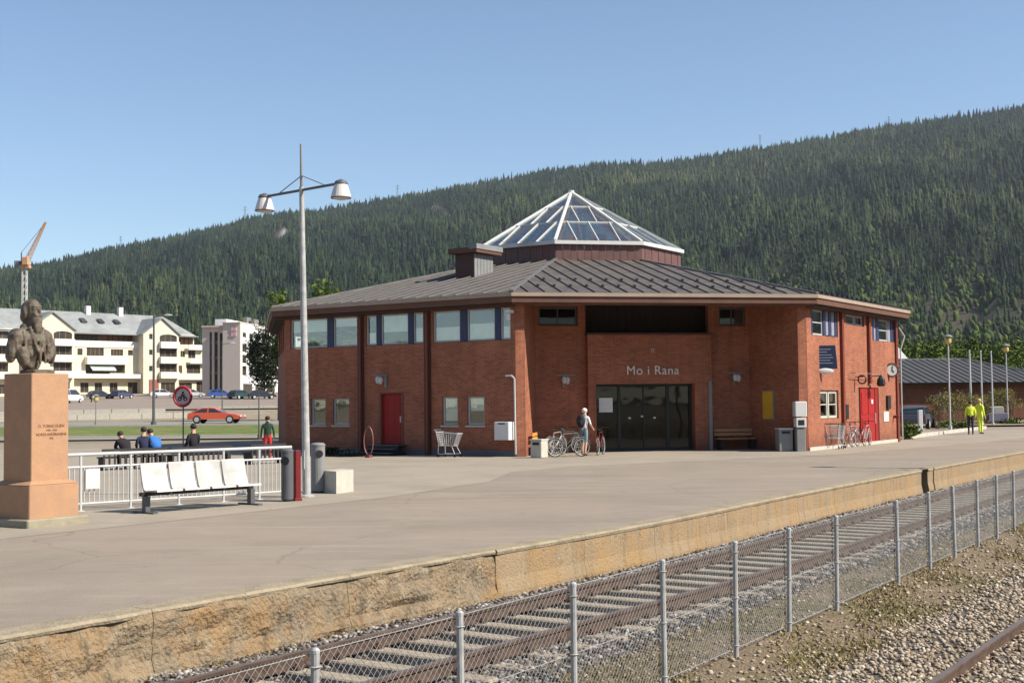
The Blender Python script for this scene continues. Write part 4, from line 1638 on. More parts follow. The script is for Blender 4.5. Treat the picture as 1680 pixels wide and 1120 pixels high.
# yellow poster case on the right return wall
dv = Vector((HALF - .35 - BR, 0 - DB))
FRet = FF @ TR(BR, DB) @ RZ(math.atan2(dv.y, dv.x))
pc = obj('poster_case', MB(FRet).box(.95, 1.72, -.06, -.005, 1.18, 2.36), M_MGREY, None)
pc.matrix_world = Matrix.Translation((CX, CY, 0)) @ RZ(R(11.6))
tag(pc, 'yellow timetable poster in a grey frame on the shaded wall right of the doors', 'poster')
pp_ = obj('poster', MB(FRet).box(1.0, 1.67, -.07, -.061, 1.23, 2.31), mat('poster_yellow', (.62, .36, .03), .5, .1, 2), pc)

# two wooden benches in the recess


def wood_bench(name, label, L_, F_, m, cat='bench'):
    t = bpy.data.objects.new(name, None)
    COL.objects.link(t)
    t.matrix_world = Matrix.Translation((CX, CY, 0)) @ RZ(R(11.6)) @ F_
    tag(t, label, cat)
    for i in range(4):
        obj('seat_slat', MB().box(0, L_, -.5 + i * .115, -.5 + i * .115 + .095, .42, .46), m, t)
    for i in range(2):
        obj('back_slat', MB().box(0, L_, -.05, -.02, .55 + i * .16, .67 + i * .16), m, t)
    for x in (.12, L_ - .16):
        obj('leg', MB().box(x, x + .05, -.48, -.02, 0, .419).box(x, x + .05, -.02, .0, 0, .84), M_DKWOOD, t)
    return t


dl = Vector((AL + HALF - .35, DB))
FLret = FF @ TR(-HALF + .35, 0) @ RZ(math.atan2(dl.y, dl.x))
wood_bench('wooden_bench', 'sunlit orange wooden bench against the left side wall of the entrance recess', 1.9, FLret @ TR(.75, -.12), M_ORWOOD)
wood_bench('wooden_bench', 'shaded brown wooden bench right of the entrance doors', 1.6, FF @ TR(3.05, DB - .08), M_WOOD)

# information sign on the corner
def D_(o):
    return o


sb = thing('information_sign', 'dark blue board with pale lines of text on the station corner', 'sign', (12.25, 50.75, 3.16), R(-2))
sb.scale = (1.15, 1, 1.08)
g = MB()
g.extr([(-.50, .04), (.44, 0), (.38, .86), (-.44, .84), (-.56, .76)], -.03, .03)
obj('board', g, mat('sign_navy', (.018, .026, .07), .45, .06), sb)
g = MB()
for i, (a, b) in enumerate([(-.3, .22), (-.3, .1), (-.32, .25), (-.32, .3), (-.34, .2), (-.34, .28)]):
    g.box(a, b, -.036, -.031, .70 - i * .1, .72 - i * .1)
obj('text_line', g, mat('sign_text_grey', (.32, .36, .42), .5), sb)
obj('bracket', MB().tube((-.45, .0, .4), (-.75, .1, .42), .03, 6).tube((-.4, .0, .7), (-.75, .1, .7), .03, 6), M_DKGREY, sb)
g = MB()
g.ell((.1, .0, -.12), (.32, .06, .12), 14, 8)
ov = obj('oval_sign', g, M_WHITE)
ov.location = (12.2, 50.74, 3.2)
tag(ov, 'small pale oval sign just below the dark corner board', 'sign')

ck = thing('station_clock', 'round station clock on a bracket at the far right corner', 'clock', (17.02, 58.0, 3.24), R(8))
obj('ring', MB().torus((0, 0, 0), .28, .05, 'Y', 24, 6), M_DKSTEEL, ck)
obj('dial', MB().lathe((0, -.03, 0), [(.26, 0), (.26, .06)], 20, axis='Y'), M_LGREY, ck)
obj('hand', MB().bar((0, -.045, 0), (.03, -.045, .2), .02, .02).bar((0, -.045, 0), (.1, -.045, -.09), .02, .025), M_BLACK, ck)
obj('bracket', MB().tube((-.3, 0, 0), (-.85, .1, -.05), .03, 6).tube((-.3, 0, .1), (-.85, .1, .1), .02, 6), M_DKSTEEL, ck)

# ------------------------------------------------------------------ evaluated shapes (remeshed / skinned)


def bake(o, mods):
    for t, kw in mods:
        m = o.modifiers.new(t.lower(), t)
        for k, v in kw.items():
            setattr(m, k, v)
    dg = bpy.context.evaluated_depsgraph_get()
    dg.update()
    me = bpy.data.meshes.new_from_object(o.evaluated_get(dg))
    o.modifiers.clear()
    old = o.data
    o.data = me
    bpy.data.meshes.remove(old)
    return me


# ------------------------------------------------------------------ monument: granite pedestal and bronze bust
PX, PY, PR = -8.177, 22.222, math.atan2(TV.y, TV.x)
ped = thing('monument_pedestal', 'tall pink granite pedestal with a small carved inscription', 'pedestal', (PX, PY, 0), PR)
obj('base_slab', MB().cbox(-.62, .62, -.62, .62, 0, .14, .02), mat('weathered_granite', (.27, .24, .165), .9, .12, 6), ped)
obj('plinth', MB().cbox(-.50, .50, -.50, .50, .14, .70, .015), M_GRAN, ped)
g = MB()
g.add([(x * a, y * a, z) for a, z in ((.5, .70), (.385, .76)) for x, y in ((-1, -1), (1, -1), (1, 1), (-1, 1))], [(0, 1, 5, 4), (1, 2, 6, 5), (2, 3, 7, 6), (3, 0, 4, 7), (4, 5, 6, 7), (3, 2, 1, 0)])
obj('plinth_slope', g, M_GRAN, ped)
obj('shaft', MB().cbox(-.375, .375, -.375, .375, .76, 2.57, .012), M_GRAN, ped)
obj('bust_base', MB().cbox(-.2, .22, -.2, .2, 2.57, 2.64, .02), M_BRONZE, ped)
for i, (txt, z, sz_) in enumerate([('O. TOBIAS OLSEN', 1.655, .066), ('1830 - 1924', 1.59, .045), ('NORDLANDSBANENS', 1.515, .062), ('FAR', 1.455, .045)]):
    tc = bpy.data.curves.new('inscription', 'FONT')
    tc.body, tc.size, tc.align_x, tc.extrude, tc.offset = txt, sz_, 'CENTER', .001, .002
    tmp = bpy.data.objects.new('tmp', tc)
    COL.objects.link(tmp)
    me = bpy.data.meshes.new_from_object(tmp.evaluated_get(bpy.context.evaluated_depsgraph_get()))
    bpy.data.objects.remove(tmp)
    me.materials.clear()
    me.materials.append(mat('inscription_brown', (.16, .07, .04), .8))
    o = link('inscription', me, ped)
    o.location = (.02, -.3765, z)
    o.rotation_euler = (PI / 2, 0, 0)

g = MB()
rx = lambda a, ax='X': Matrix.Rotation(R(a), 3, ax)
for c, r_, rot in [((0, 0, .12), (.20, .16, .16), None), ((0, .01, .34), (.30, .21, .30), None), ((0, .02, .52), (.38, .23, .24), None),
                   ((-.33, .02, .55), (.16, .17, .17), None), ((.33, .02, .55), (.16, .17, .17), None),
                   ((-.43, .03, .36), (.11, .13, .25), rx(8, 'Y')), ((.43, -.02, .36), (.11, .13, .25), rx(-8, 'Y')),
                   ((.30, -.15, .30), (.10, .10, .20), rx(35, 'Y')), ((-.30, -.12, .22), (.12, .12, .20), rx(-20, 'Y')),
                   ((0, .05, .72), (.20, .15, .12), None), ((0, -.01, .80), (.115, .12, .16), None),
                   ((0, -.03, 1.03), (.150, .175, .20), None), ((0, .05, 1.03), (.175, .16, .19), None), ((0, .11, .93), (.15, .11, .14), None),
                   ((-.15, .02, .98), (.05, .07, .12), None), ((.15, .02, .98), (.05, .07, .12), None),
                   ((0, -.15, 1.09), (.115, .055, .028), None), ((0, -.16, .97), (.10, .06, .06), None),
                   ((0, -.205, 1.01), (.028, .048, .052), rx(-20)), ((0, -.185, .935), (.10, .05, .032), None),
                   ((0, -.15, .85), (.115, .085, .14), rx(-12)), ((-.03, -.18, .74), (.07, .06, .12), None), ((.04, -.17, .73), (.06, .06, .11), None),
                   ((-.075, -.175, 1.045), (.03, .015, .012), None), ((.075, -.175, 1.045), (.03, .015, .012), None)]:
    g.ell(c, r_, 14, 10, rot)
# coat lapels and folds
for a, b, w in [((-.16, -.13, .74), (-.05, -.25, .30), .035), ((.17, -.13, .74), (.06, -.25, .30), .035), ((-.3, -.12, .66), (-.24, -.2, .22), .03), ((.33, -.1, .62), (.2, -.23, .18), .03),
                ((-.42, -.08, .5), (-.4, -.12, .2), .03), ((0, -.24, .5), (.02, -.22, .1), .03), ((.12, -.22, .5), (.16, -.2, .12), .025)]:
    g.tube(a, b, w, 8)
bust = obj('bronze_bust', g, M_BRONZE)
bake(bust, [('REMESH', dict(mode='VOXEL', voxel_size=.014, use_smooth_shade=True)), ('SMOOTH', dict(factor=.5, iterations=3))])
for v in bust.data.vertices:
    p = v.co
    n_ = noise.fractal(Vector((p.x * 9, p.y * 9, p.z * 9)), 1, 2, 3)
    amt = .012 if p.z < .78 else .006
    v.co = p + v.normal * (n_ * amt)
tag(bust, 'weathered bronze bust of a bearded man on top of the granite pedestal', 'statue')
bust.location = (PX - .09, PY - .02, 2.63)
bust.rotation_euler = (0, 0, PR + R(2))
bust.scale = (.86, .95, 1.0)

# ------------------------------------------------------------------ street lamps


def make_lamp(label, loc, rz, group=None):
    t = thing('platform_lamp', label, 'street lamp', loc, rz)
    g = MB()
    H_ = 7.7
    lx = -.16 / 7.7
    g.tube((0, 0, 0), (lx * 3.2, 0, 3.2), .088, 14, .075)
    g.tube((lx * 3.2, 0, 3.2), (lx * 6.75, 0, 6.75), .075, 14, .052)
    obj('pole', g, M_GALV, t, smooth=False)
    obj('base_flange', MB().lathe((0, 0, 0), [(.17, 0), (.17, .03), (.11, .05)], 14), M_GALV, t)
    obj('service_door', MB().box(-.04, .04, -.098, -.08, .6, 1.0), M_GALV, t)
    obj('top_mast', MB().tube((lx * 6.75, 0, 6.75), (lx * H_, 0, H_), .035, 10, .022), M_MGREY, t)
    z = 6.68
    x0 = lx * z
    obj('arm', MB().tube((x0 - 1.2, 0, z), (x0 + 1.2, 0, z), .03, 10), M_DKGREY, t)
    for s_ in (-1, 1):
        obj('tie_rod', MB().tube((x0, 0, z + .32), (x0 + s_ * .75, 0, z + .03), .012, 6), M_MGREY, t)
        c = (x0 + s_ * 1.3, 0, z - .03)
        hd = obj('lamp_head', MB().lathe(c, [(.13, 0), (.15, .01), (.12, .07), (.05, .10), (.03, .11)], 18), M_DKGREY, t)
        obj('lamp_shade', MB().lathe(c, [(.215, -.28), (.22, -.275), (.20, -.2), (.15, -.03), (.13, -.002)], 20), mat('shade_white', (.62, .57, .53), .4, .06), hd)
        obj('rim', MB().torus((c[0], c[1], c[2] - .285), .208, .014, 'Z', 20, 6), M_DKGREY, hd)
        obj('diffuser', MB().lathe(c, [(.02, -.34), (.10, -.325), (.18, -.292)], 16), mat('diffuser_grey', (.5, .45, .42), .4), hd)
    return t


lamp = make_lamp('tall galvanised double lamp post in front of the left wing of the station', (-4.47, 28.05, 0), math.atan2(-.66, .75))
dup(lamp, (16.6, 35.3, -.72), math.atan2(NV.y, NV.x), 'double lamp post between the tracks that casts its shadow on the platform')

# ------------------------------------------------------------------ railing, seats, bins
ra, rb_ = Vector((-8.62, 24.62)), Vector((-4.80, 27.95))
rd = rb_ - ra
rail_t = thing('platform_railing', 'pale steel railing with thin bars behind the white seats', 'railing', (ra.x, ra.y, 0), math.atan2(rd.y, rd.x))
RL = rd.length
obj('top_rail', MB().tube((-.02, 0, 1.08), (RL + .02, 0, 1.08), .032, 10), M_LGREY, rail_t)
obj('middle_rail', MB().tube((0, 0, .84), (RL, 0, .84), .022, 8), M_LGREY, rail_t)
obj('bottom_rail', MB().tube((0, 0, .14), (RL, 0, .14), .02, 8), M_LGREY, rail_t)
for x in (0.0, .42, 1.43, 2.46, 3.46, 4.3, RL):
    obj('post', MB().tube((x, 0, 0), (x, 0, 1.05), .028, 8).cbox(x - .07, x + .07, -.07, .07, 0, .012, .01), M_LGREY, rail_t)
barme = MB().tube((0, 0, .16), (0, 0, .82), .012, 6).mesh('bar', [M_LGREY])
x = .1
while x < RL - .03:
    if min(abs(x - p_) for p_ in (0, .42, 1.43, 2.46, 3.46, 4.3, RL)) > .03:
        o = link('bar', barme, rail_t)
        o.location = (x, 0, 0)
    x += .098
o = obj('notice_panel', MB().box(.5, .78, -.06, -.035, .42, .80), M_WHITE, rail_t)

sa, sb_ = Vector((-6.80, 24.1)), Vector((-5.18, 25.98))
sd = sb_ - sa
seat_t = thing('seat_row', 'row of four white seats on a dark beam with two legs', 'bench', (sa.x, sa.y, 0), math.atan2(sd.y, sd.x))
SL = sd.length
obj('beam', MB().box(-.05, SL + .05, .10, .19, .32, .39), M_BLACK, seat_t)
for x in (.03, SL - .03):
    obj('leg', MB().box(x - .05, x + .05, .02, .14, 0, .318).box(x - .05, x + .05, -.22, .44, 0, .035), M_DKGREY, seat_t)
cw = (SL - .02) / 4
for i in range(4):
    x0, x1 = .01 + i * cw + .028, .01 + (i + 1) * cw - .028
    g = MB()
    prof = [(-.26, .40), (-.24, .435), (-.05, .42), (.14, .405), (.20, .44), (.27, .66), (.315, .90), (.305, .92), (.285, .90), (.235, .66), (.17, .455)]
    pf = [(y_, z_) for y_, z_ in prof]
    outer = [(-.27, .405), (-.25, .445), (-.05, .43), (.12, .418), (.17, .445), (.235, .66), (.285, .90), (.30, .925), (.32, .90), (.27, .655), (.205, .425), (.15, .39), (-.05, .405)]
    n_ = len(outer)
    for a, b, in ((x0, x1),):
        vs = [(a, y_, z_) for y_, z_ in outer] + [(b, y_, z_) for y_, z_ in outer]
        fs = [tuple(range(n_)), tuple(range(2 * n_ - 1, n_ - 1, -1))] + [((j + 1) % n_, j, n_ + j, n_ + (j + 1) % n_) for j in range(n_)]
        g.add(vs, fs)
    obj('seat', g, mat('seat_white', (.46, .45, .43), .5, .08, 3, col2=(.37, .355, .33), mixscale=2.5), seat_t, label='white seat with a dark scuff' if i == 0 else 'white seat') if i == 0 else obj('seat', g, MATS['seat_white'], seat_t)


def park_bench(label, a, b, group):
    a, b = Vector(a), Vector(b)
    d = b - a
    t = thing('park_bench', label, 'bench', (a.x, a.y, 0), math.atan2(d.y, d.x), group)
    L_ = d.length
    for z in (.60, .50):
        obj('back_slat', MB().box(0, L_, -.02, .02, z, z + .075), M_DKWOOD, t)
    for i in range(4):
        obj('seat_slat', MB().box(0, L_, .08 + i * .11, .17 + i * .11, .38, .42), M_DKWOOD, t)
    for i in range(int(L_ / .17)):
        x = .04 + i * .17
        obj('slat', MB().box(x, x + .055, -.018, .018, .16, .495), M_DKWOOD, t)
    for x in (.05, L_ - .1):
        obj('leg', MB().box(x, x + .06, .021, .5, 0, .378), M_DKWOOD, t)
    return t


pg = 'dark benches in a line across the forecourt'
park_bench('dark slatted bench at the left end of the line, empty on its left half', (-12.75, 40.2), (-11.05, 41.45), pg)
park_bench('dark slatted bench in the middle of the line, with a person in black on it', (-10.95, 41.5), (-9.25, 42.7), pg)
park_bench('dark slatted bench nearest the station, in front of the woman in red', (-8.75, 43.2), (-7.75, 44.2), pg)


def litter_bin(label, loc, r, h, m, ang):
    t = thing('litter_bin', label, 'litter bin', (*loc, 0), ang)
    obj('body', MB().lathe((0, 0, 0), [(r * .96, .04), (r, .06), (r, h - .06), (r * .98, h - .05)], 18), m, t, smooth=False)
    obj('foot', MB().lathe((0, 0, 0), [(r * .8, 0), (r * .8, .04)], 14), M_BLACK, t)
    obj('lid', MB().lathe((0, 0, h - .05), [(r * 1.05, 0), (r * 1.05, .04), (r * .8, .07), (.01, .08)], 18), m, t)
    obj('opening', MB().lathe((0, -r - .004, h - .22), [(.085, -.004), (.085, .015)], 14, axis='Y'), M_BLACK, t)
    return t


litter_bin('dark grey round litter bin at the end of the railing', (-4.67, 26.8), .125, 1.06, M_DKGREY, R(-10))
litter_bin('light grey round litter bin just right of the lamp post', (-4.42, 29.35), .16, 1.1, M_MGREY, R(20))
o = obj('red_bollard', MB().cbox(-.07, .07, -.07, .07, 0, 1.05, .02).cbox(-.085, .085, -.085, .085, 0, .06, .01), mat('red_post', (.15, .008, .010), .5, .1))
o.location = (-4.5, 26.95, 0)
o.rotation_euler = (0, 0, R(35))
tag(o, 'dark red square post between the dark bin and the lamp post', 'bollard')
g = MB()
g.prism([(-3.94, 28.86), (-3.65, 29.6), (-3.98, 30.04), (-4.27, 29.3)], 0, .50)
o = obj('concrete_block', g, M_CONC)
tag(o, 'low pale concrete block right of the light grey bin', 'block')


def boxy_bin(label, loc, rz, w, h, m, kind='bin'):
    t = thing('waste_bin', label, 'waste bin', (*loc, 0), rz)
    obj('body', MB().cbox(-w / 2, w / 2, -w / 2, w / 2, .02, h, .02), m, t)
    obj('lid', MB().box(-w / 2 - .015, w / 2 + .015, -w / 2 - .015, w / 2 + .015, h + .001, h + .05), M_LGREY, t)
    obj('opening', MB().box(-w * .3, w * .3, -w / 2 - .008, -w / 2 - .001, h - .16, h - .06), M_BLACK, t)
    return t


boxy_bin('short pale concrete bin standing at the left corner of the entrance recess', (.93, 46.25), R(-33), .46, .62, M_CONC)
boxy_bin('grey bin with a black slot beside the ticket machine', (10.38, 49.65), R(5), .54, .84, M_MGREY)
tk = thing('ticket_machine', 'narrow machine with a white top box at the right corner of the entrance recess', 'machine', (10.93, 49.35, 0), R(5))
obj('stand', MB().cbox(-.17, .17, -.15, .15, 0, .92, .02), M_MGREY, tk)
obj('lower_box', MB().cbox(-.2, .2, -.19, .15, .93, 1.28, .02), M_WHITE, tk)
obj('top_box', MB().cbox(-.23, .23, -.2, .16, 1.33, 1.9, .025), M_WHITE, tk)
obj('screen', MB().box(-.12, .12, -.198, -.19, 1.0, 1.2), M_BLACK, tk)
fl = MB(Matrix.Translation((CX, CY, 0)) @ RZ(R(11.6)) @ FL)
fl.cbox(5.02, 5.66, -.42, -.04, .62, 1.28, .02)
fl.box(5.2, 5.5, -.425, -.38, 1.19, 1.24, 1)
o = obj('wall_bin', fl, [M_WHITE, M_BLACK])
tag(o, 'pale box shaped litter bin hung on the wall at the left front corner', 'litter bin')

# tall oval hoop, low hedge
o = obj('bicycle_hoop', MB().torus((0, 0, .62), .52, .028, 'Y', 28, 6, sx=.42).box(-.1, .1, -.1, .1, 0, .1), mat('pinkish_paint', (.17, .055, .045), .5, .1))
o.location = (-5.35, 48.0, 0)
o.rotation_euler = (0, 0, R(-33))
tag(o, 'narrow oval reddish metal hoop left of the red side door', 'hoop')


def leafcloud(n, c, r, sz, seed, squash=None):
    """many leaf-sized faces spread in clumps through a crown"""
    q = np.random.default_rng(seed)
    ncl = max(6, n // 55)
    cc = q.normal(0, 1, (ncl, 3))
    cc /= np.linalg.norm(cc, axis=1)[:, None]
    cc *= (q.uniform(.25, 1, (ncl, 1)) ** .5) * .82
    k = q.integers(0, ncl, n)
    p = cc[k] + q.normal(0, .16, (n, 3))
    p = p * np.array(r)[None] + np.array(c)[None]
    a = q.normal(0, 1, (n, 3))
    a /= np.linalg.norm(a, axis=1)[:, None]
    b = np.cross(a, q.normal(0, 1, (n, 3)))
    b /= np.linalg.norm(b, axis=1)[:, None]
    s = sz * q.uniform(.6, 1.4, (n, 1))
    V = np.stack([p - a * s, p + b * s * .6, p + a * s, p - b * s * .6], 1).reshape(-1, 3)
    F = np.arange(n * 4).reshape(-1, 4)
    T = np.repeat(np.clip(q.uniform(0, 1, ncl)[k] * .7 + q.uniform(0, .3, n), 0, 1), 4)
    return V, F, T


M_LF = attr_mat('leaf_green', [(0, (.035, .055, .015)), (.5, (.075, .11, .022)), (1, (.15, .19, .035))])
M_LFD = attr_mat('leaf_dark', [(0, (.012, .017, .010)), (.5, (.022, .03, .015)), (1, (.045, .052, .022))])
M_LFY = attr_mat('leaf_spring', [(0, (.10, .085, .03)), (.5, (.17, .15, .045)), (1, (.26, .24, .07))])


def tree(name, label, cat, loc, h, crown, cz, leafm, n, sz, seed, group=None, trunk_r=.16, conifer=False):
    t = thing(name, label, cat, loc, random.uniform(0, 6), group)
    q = random.Random(seed)
    g = MB()
    g.tube((0, 0, -.3), (.05, 0, h * .45), trunk_r, 8, trunk_r * .7)
    g.tube((.05, 0, h * .45), (0, .05, h * .93), trunk_r * .7, 7, trunk_r * .15)
    for i in range(9):
        a = q.uniform(0, 6.28)
        z = h * q.uniform(.25, .75)
        L_ = crown[0] * q.uniform(.5, .95) * (1.1 - z / h * .6)
        g.tube((0, 0, z), (L_ * math.cos(a), L_ * math.sin(a), z + L_ * q.uniform(.3, .8)), trunk_r * .32, 5, trunk_r * .08)
    obj('trunk', g, M_BARK, t)
    V, F, T = leafcloud(n, (0, 0, cz), crown, sz, seed)
    if conifer:
        f = np.clip(1.25 - (V[:, 2] / h), .12, 1.2)
        V[:, 0] *= f
        V[:, 1] *= f
    link('crown', npmesh('crown', V, F, [leafm], T), t)
    return t


# hedge at the left wing
V, F, T = leafcloud(900, (0, 0, .2), (1.2, .25, .26), .045, 5)
V[:, 2] = np.abs(V[:, 2])
o = link('low_hedge', npmesh('low_hedge', V, F, [M_LFD], T))
o.location = (-6.6, 49.3, 0)
o.rotation_euler = (0, 0, R(-33))
tag(o, 'low dark hedge along the foot of the left wing', 'hedge')

# ------------------------------------------------------------------ people
SKEL = dict(
    pelvis=((0, 0, .95), .125), spine=((0, 0, 1.12), .115), chest=((0, 0, 1.33), .135), neck=((0, .005, 1.49), .055), head=((0, -.01, 1.60), .088),
    crown=((0, 0, 1.68), .078),
    shL=((.165, 0, 1.41), .06), elL=((.235, .02, 1.14), .043), wrL=((.25, -.06, .90), .029), haL=((.25, -.09, .83), .032),
    shR=((-.165, 0, 1.41), .06), elR=((-.235, .02, 1.14), .043), wrR=((-.25, -.06, .90), .029), haR=((-.25, -.09, .83), .032),
    hiL=((.09, 0, .90), .095), knL=((.10, -.02, .50), .062), anL=((.10, .02, .09), .042), toL=((.11, -.14, .035), .036),
    hiR=((-.09, 0, .90), .095), knR=((-.10, -.02, .50), .062), anR=((-.10, .02, .09), .042), toR=((-.11, -.14, .035), .036))
BONES = [('pelvis', 'spine'), ('spine', 'chest'), ('chest', 'neck'), ('neck', 'head'), ('head', 'crown'),
         ('chest', 'shL'), ('shL', 'elL'), ('elL', 'wrL'), ('wrL', 'haL'), ('chest', 'shR'), ('shR', 'elR'), ('elR', 'wrR'), ('wrR', 'haR'),
         ('pelvis', 'hiL'), ('hiL', 'knL'), ('knL', 'anL'), ('anL', 'toL'), ('pelvis', 'hiR'), ('hiR', 'knR'), ('knR', 'anR'), ('anR', 'toR')]


def person(label, loc, rz, pose, top, legs, shoes=None, hair=M_HAIR, long_sleeve=True, shorts=False, scale=1.0, group=None, cap=None, hood=None, bulk=1.0):
    S = {k: [Vector(v[0]), v[1]] for k, v in SKEL.items()}
    for k, v in pose.items():
        S[k][0] = Vector(v)
    t = thing('person', label, 'person', loc, rz, group)
    t.scale = (scale,) * 3
    names = list(S)
    vs = [S[k][0] for k in names]
    rad = [S[k][1] * (bulk if k in ('pelvis', 'spine', 'chest', 'shL', 'shR', 'elL', 'elR') else 1) for k in names]
    es = [(names.index(a), names.index(b)) for a, b in BONES]
    # fingers: four unequal bent chains and a thumb on each hand
    for side, wr, ha in ((1, 'wrL', 'haL'), (-1, 'wrR', 'haR')):
        h0, w0 = S[ha][0], S[wr][0]
        d = (h0 - w0).normalized()
        sx_ = d.cross(Vector((side, 0, 0.2))).normalized()
        for i, (off, ln) in enumerate([(-.027, .062), (-.009, .072), (.009, .068), (.026, .052)]):
            b0 = h0 + sx_ * off + d * .02
            b1 = b0 + d * ln * .55
            b2 = b1 + (d * .7 - Vector((side, 0, 0)) * .5).normalized() * ln * .5
            k = len(vs)
            vs += [b0, b1, b2]
            rad += [.0095, .009, .0075]
            es += [(names.index(ha), k), (k, k + 1), (k + 1, k + 2)]
        b0 = w0.lerp(h0, .6) + sx_ * -.035
        b1 = b0 + (d * .8 - sx_ * .6).normalized() * .035
        k = len(vs)
        vs += [b0, b1]
        rad += [.011, .009]
        es += [(names.index(ha), k), (k, k + 1)]
    me = bpy.data.meshes.new('body')
    me.from_pydata([tuple(v) for v in vs], es, [])
    o = link('body', me, t)
    m = o.modifiers.new('skin', 'SKIN')
    m.use_smooth_shade = True
    m.branch_smoothing = .6
    sv = me.skin_vertices[0].data
    for i, r_ in enumerate(rad):
        fx = 1.35 if i < len(names) and names[i] in ('chest', 'pelvis', 'spine') else 1
        sv[i].radius = (r_ * fx, r_)
        sv[i].use_root = (i == 0)
    m2 = o.modifiers.new('sub', 'SUBSURF')
    m2.levels = m2.render_levels = 1
    dg = bpy.context.evaluated_depsgraph_get()
    dg.update()
    new = bpy.data.meshes.new_from_object(o.evaluated_get(dg))
    o.modifiers.clear()
    o.data = new
    for m_ in (M_SKIN, top, legs, shoes or M_BLACK):
        new.materials.append(m_)
    seg = []
    for a, b in BONES:
        if b in ('neck',):
            c_ = 1
        elif b in ('head', 'crown') or b in ('haL', 'haR'):
            c_ = 0
        elif b in ('wrL', 'wrR', 'elL', 'elR'):
            c_ = 1 if (long_sleeve or b in ('elL', 'elR')) else 0
        elif b in ('spine', 'chest', 'shL', 'shR'):
            c_ = 1
        elif b in ('hiL', 'hiR', 'knL', 'knR'):
            c_ = 2
        elif b in ('anL', 'anR'):
            c_ = 0 if shorts else 2
        else:
            c_ = 3
        seg.append((S[a][0], S[b][0], c_))
    for p in new.polygons:
        c = p.center
        best, bi = 9e9, 0
        for a, b, c_ in seg:
            ab = b - a
            tt = max(0, min(1, (c - a).dot(ab) / ab.length_squared))
            dd = (c - a - ab * tt).length
            if dd < best:
                best, bi = dd, c_
        if (c - S['neck'][0]).length < .055:
            bi = 0
        p.material_index = bi
        p.use_smooth = True
    H0 = S['head'][0]
    # face: nose, brow, mouth; ears; hair or cap
    dn = (S['crown'][0] - H0).normalized()
    fw = Vector((0, -1, 0))
    fw = (fw - dn * fw.dot(dn)).normalized()
    sd_ = dn.cross(fw).normalized()
    g = MB()
    g.ell(tuple(H0 + fw * .098), (.014, .02, .022), 6, 5)
    g.ell(tuple(H0 + sd_ * .088), (.012, .02, .03), 6, 5)
    g.ell(tuple(H0 - sd_ * .088), (.012, .02, .03), 6, 5)
    fc = obj('nose_and_ears', g, M_SKIN, o)
    g = MB()
    for s_ in (-1, 1):
        g.ell(tuple(H0 + fw * .09 + sd_ * s_ * .034 + dn * .028), (.012, .008, .007), 6, 5)
    g.ell(tuple(H0 + fw * .09 - dn * .045), (.024, .007, .006), 6, 5)
    obj('eyes_and_mouth', g, M_HAIR, o)
    g = MB()
    hc = H0 + dn * .055 - fw * .018
    g.ell(tuple(hc), (.098, .108, .088), 12, 8)
    obj('cap' if cap else 'hair', g, cap or hair, t, smooth=True)
    if cap:
        obj('cap_peak', MB().ell(tuple(hc + fw * .1 - dn * .02), (.07, .06, .012), 8, 5), cap, t)
    return t


C_ = colmat
p_man = person('man in a white top, pale cap and blue grey shorts walking a bicycle', (2.58, 47.1, 0), R(150),
               dict(elL=(.26, -.10, 1.15), wrL=(.27, -.32, 1.02), haL=(.26, -.40, 1.0), elR=(-.25, -.02, 1.14), wrR=(-.26, -.2, .96), haR=(-.25, -.28, .94),
                    knL=(.10, -.10, .50), anL=(.10, -.05, .09), toL=(.11, -.21, .035), knR=(-.10, .05, .50), anR=(-.10, .14, .10), toR=(-.11, -.01, .035),
                    neck=(0, -.04, 1.48), head=(0, -.08, 1.58), crown=(0, -.07, 1.67)),
               C_('cotton_white', (.72, .70, .68), .9), C_('shorts_grey_blue', (.16, .22, .25), .9), C_('shoe_brown', (.12, .06, .03)), long_sleeve=False, shorts=True, cap=C_('cap_pale', (.75, .66, .62), .8), scale=1.02)
g = MB()
g.ell((0, .0, 0), (.17, .12, .25), 14, 9)
g.ell((0, .09, -.07), (.12, .06, .13), 10, 7)
g.torus((.09, -.14, .1), .13, .014, 'X', 14, 5)
g.torus((-.09, -.14, .1), .13, .014, 'X', 14, 5)
o = obj('backpack', g, C_('pack_black', (.02, .018, .022), .8), smooth=True)
o.location = (2.58 - .20 * math.sin(R(150)) * 0 + .11, 47.1 - .23, 1.28)
o.location = (2.58 + .24 * math.sin(R(-150)), 47.1 + .24 * math.cos(R(150)), 1.28)
o.rotation_euler = (0, 0, R(150))
tag(o, 'black backpack on the back of the man with the bicycle', 'backpack')

HV = C_('hi_vis_yellow', (.62, .74, .05), .7)
person('worker in a yellow high visibility jacket and dark trousers', (24.27, 68.7, 0), R(170), {}, HV, C_('trousers_navy', (.025, .025, .04), .9), scale=1.03, bulk=1.25)
g = MB()
wk2 = person('worker all in yellow high visibility clothes, one arm out, beside the one in dark trousers', (25.05, 69.5, 0), R(120),
             dict(elL=(.30, -.05, 1.2), wrL=(.40, -.2, 1.02), haL=(.42, -.26, .96), knL=(.13, -.12, .5), anL=(.14, -.12, .09), toL=(.15, -.28, .035)), HV, HV, scale=1.1, bulk=1.2, hair=C_('cap_yellowish', (.5, .45, .1), .8))

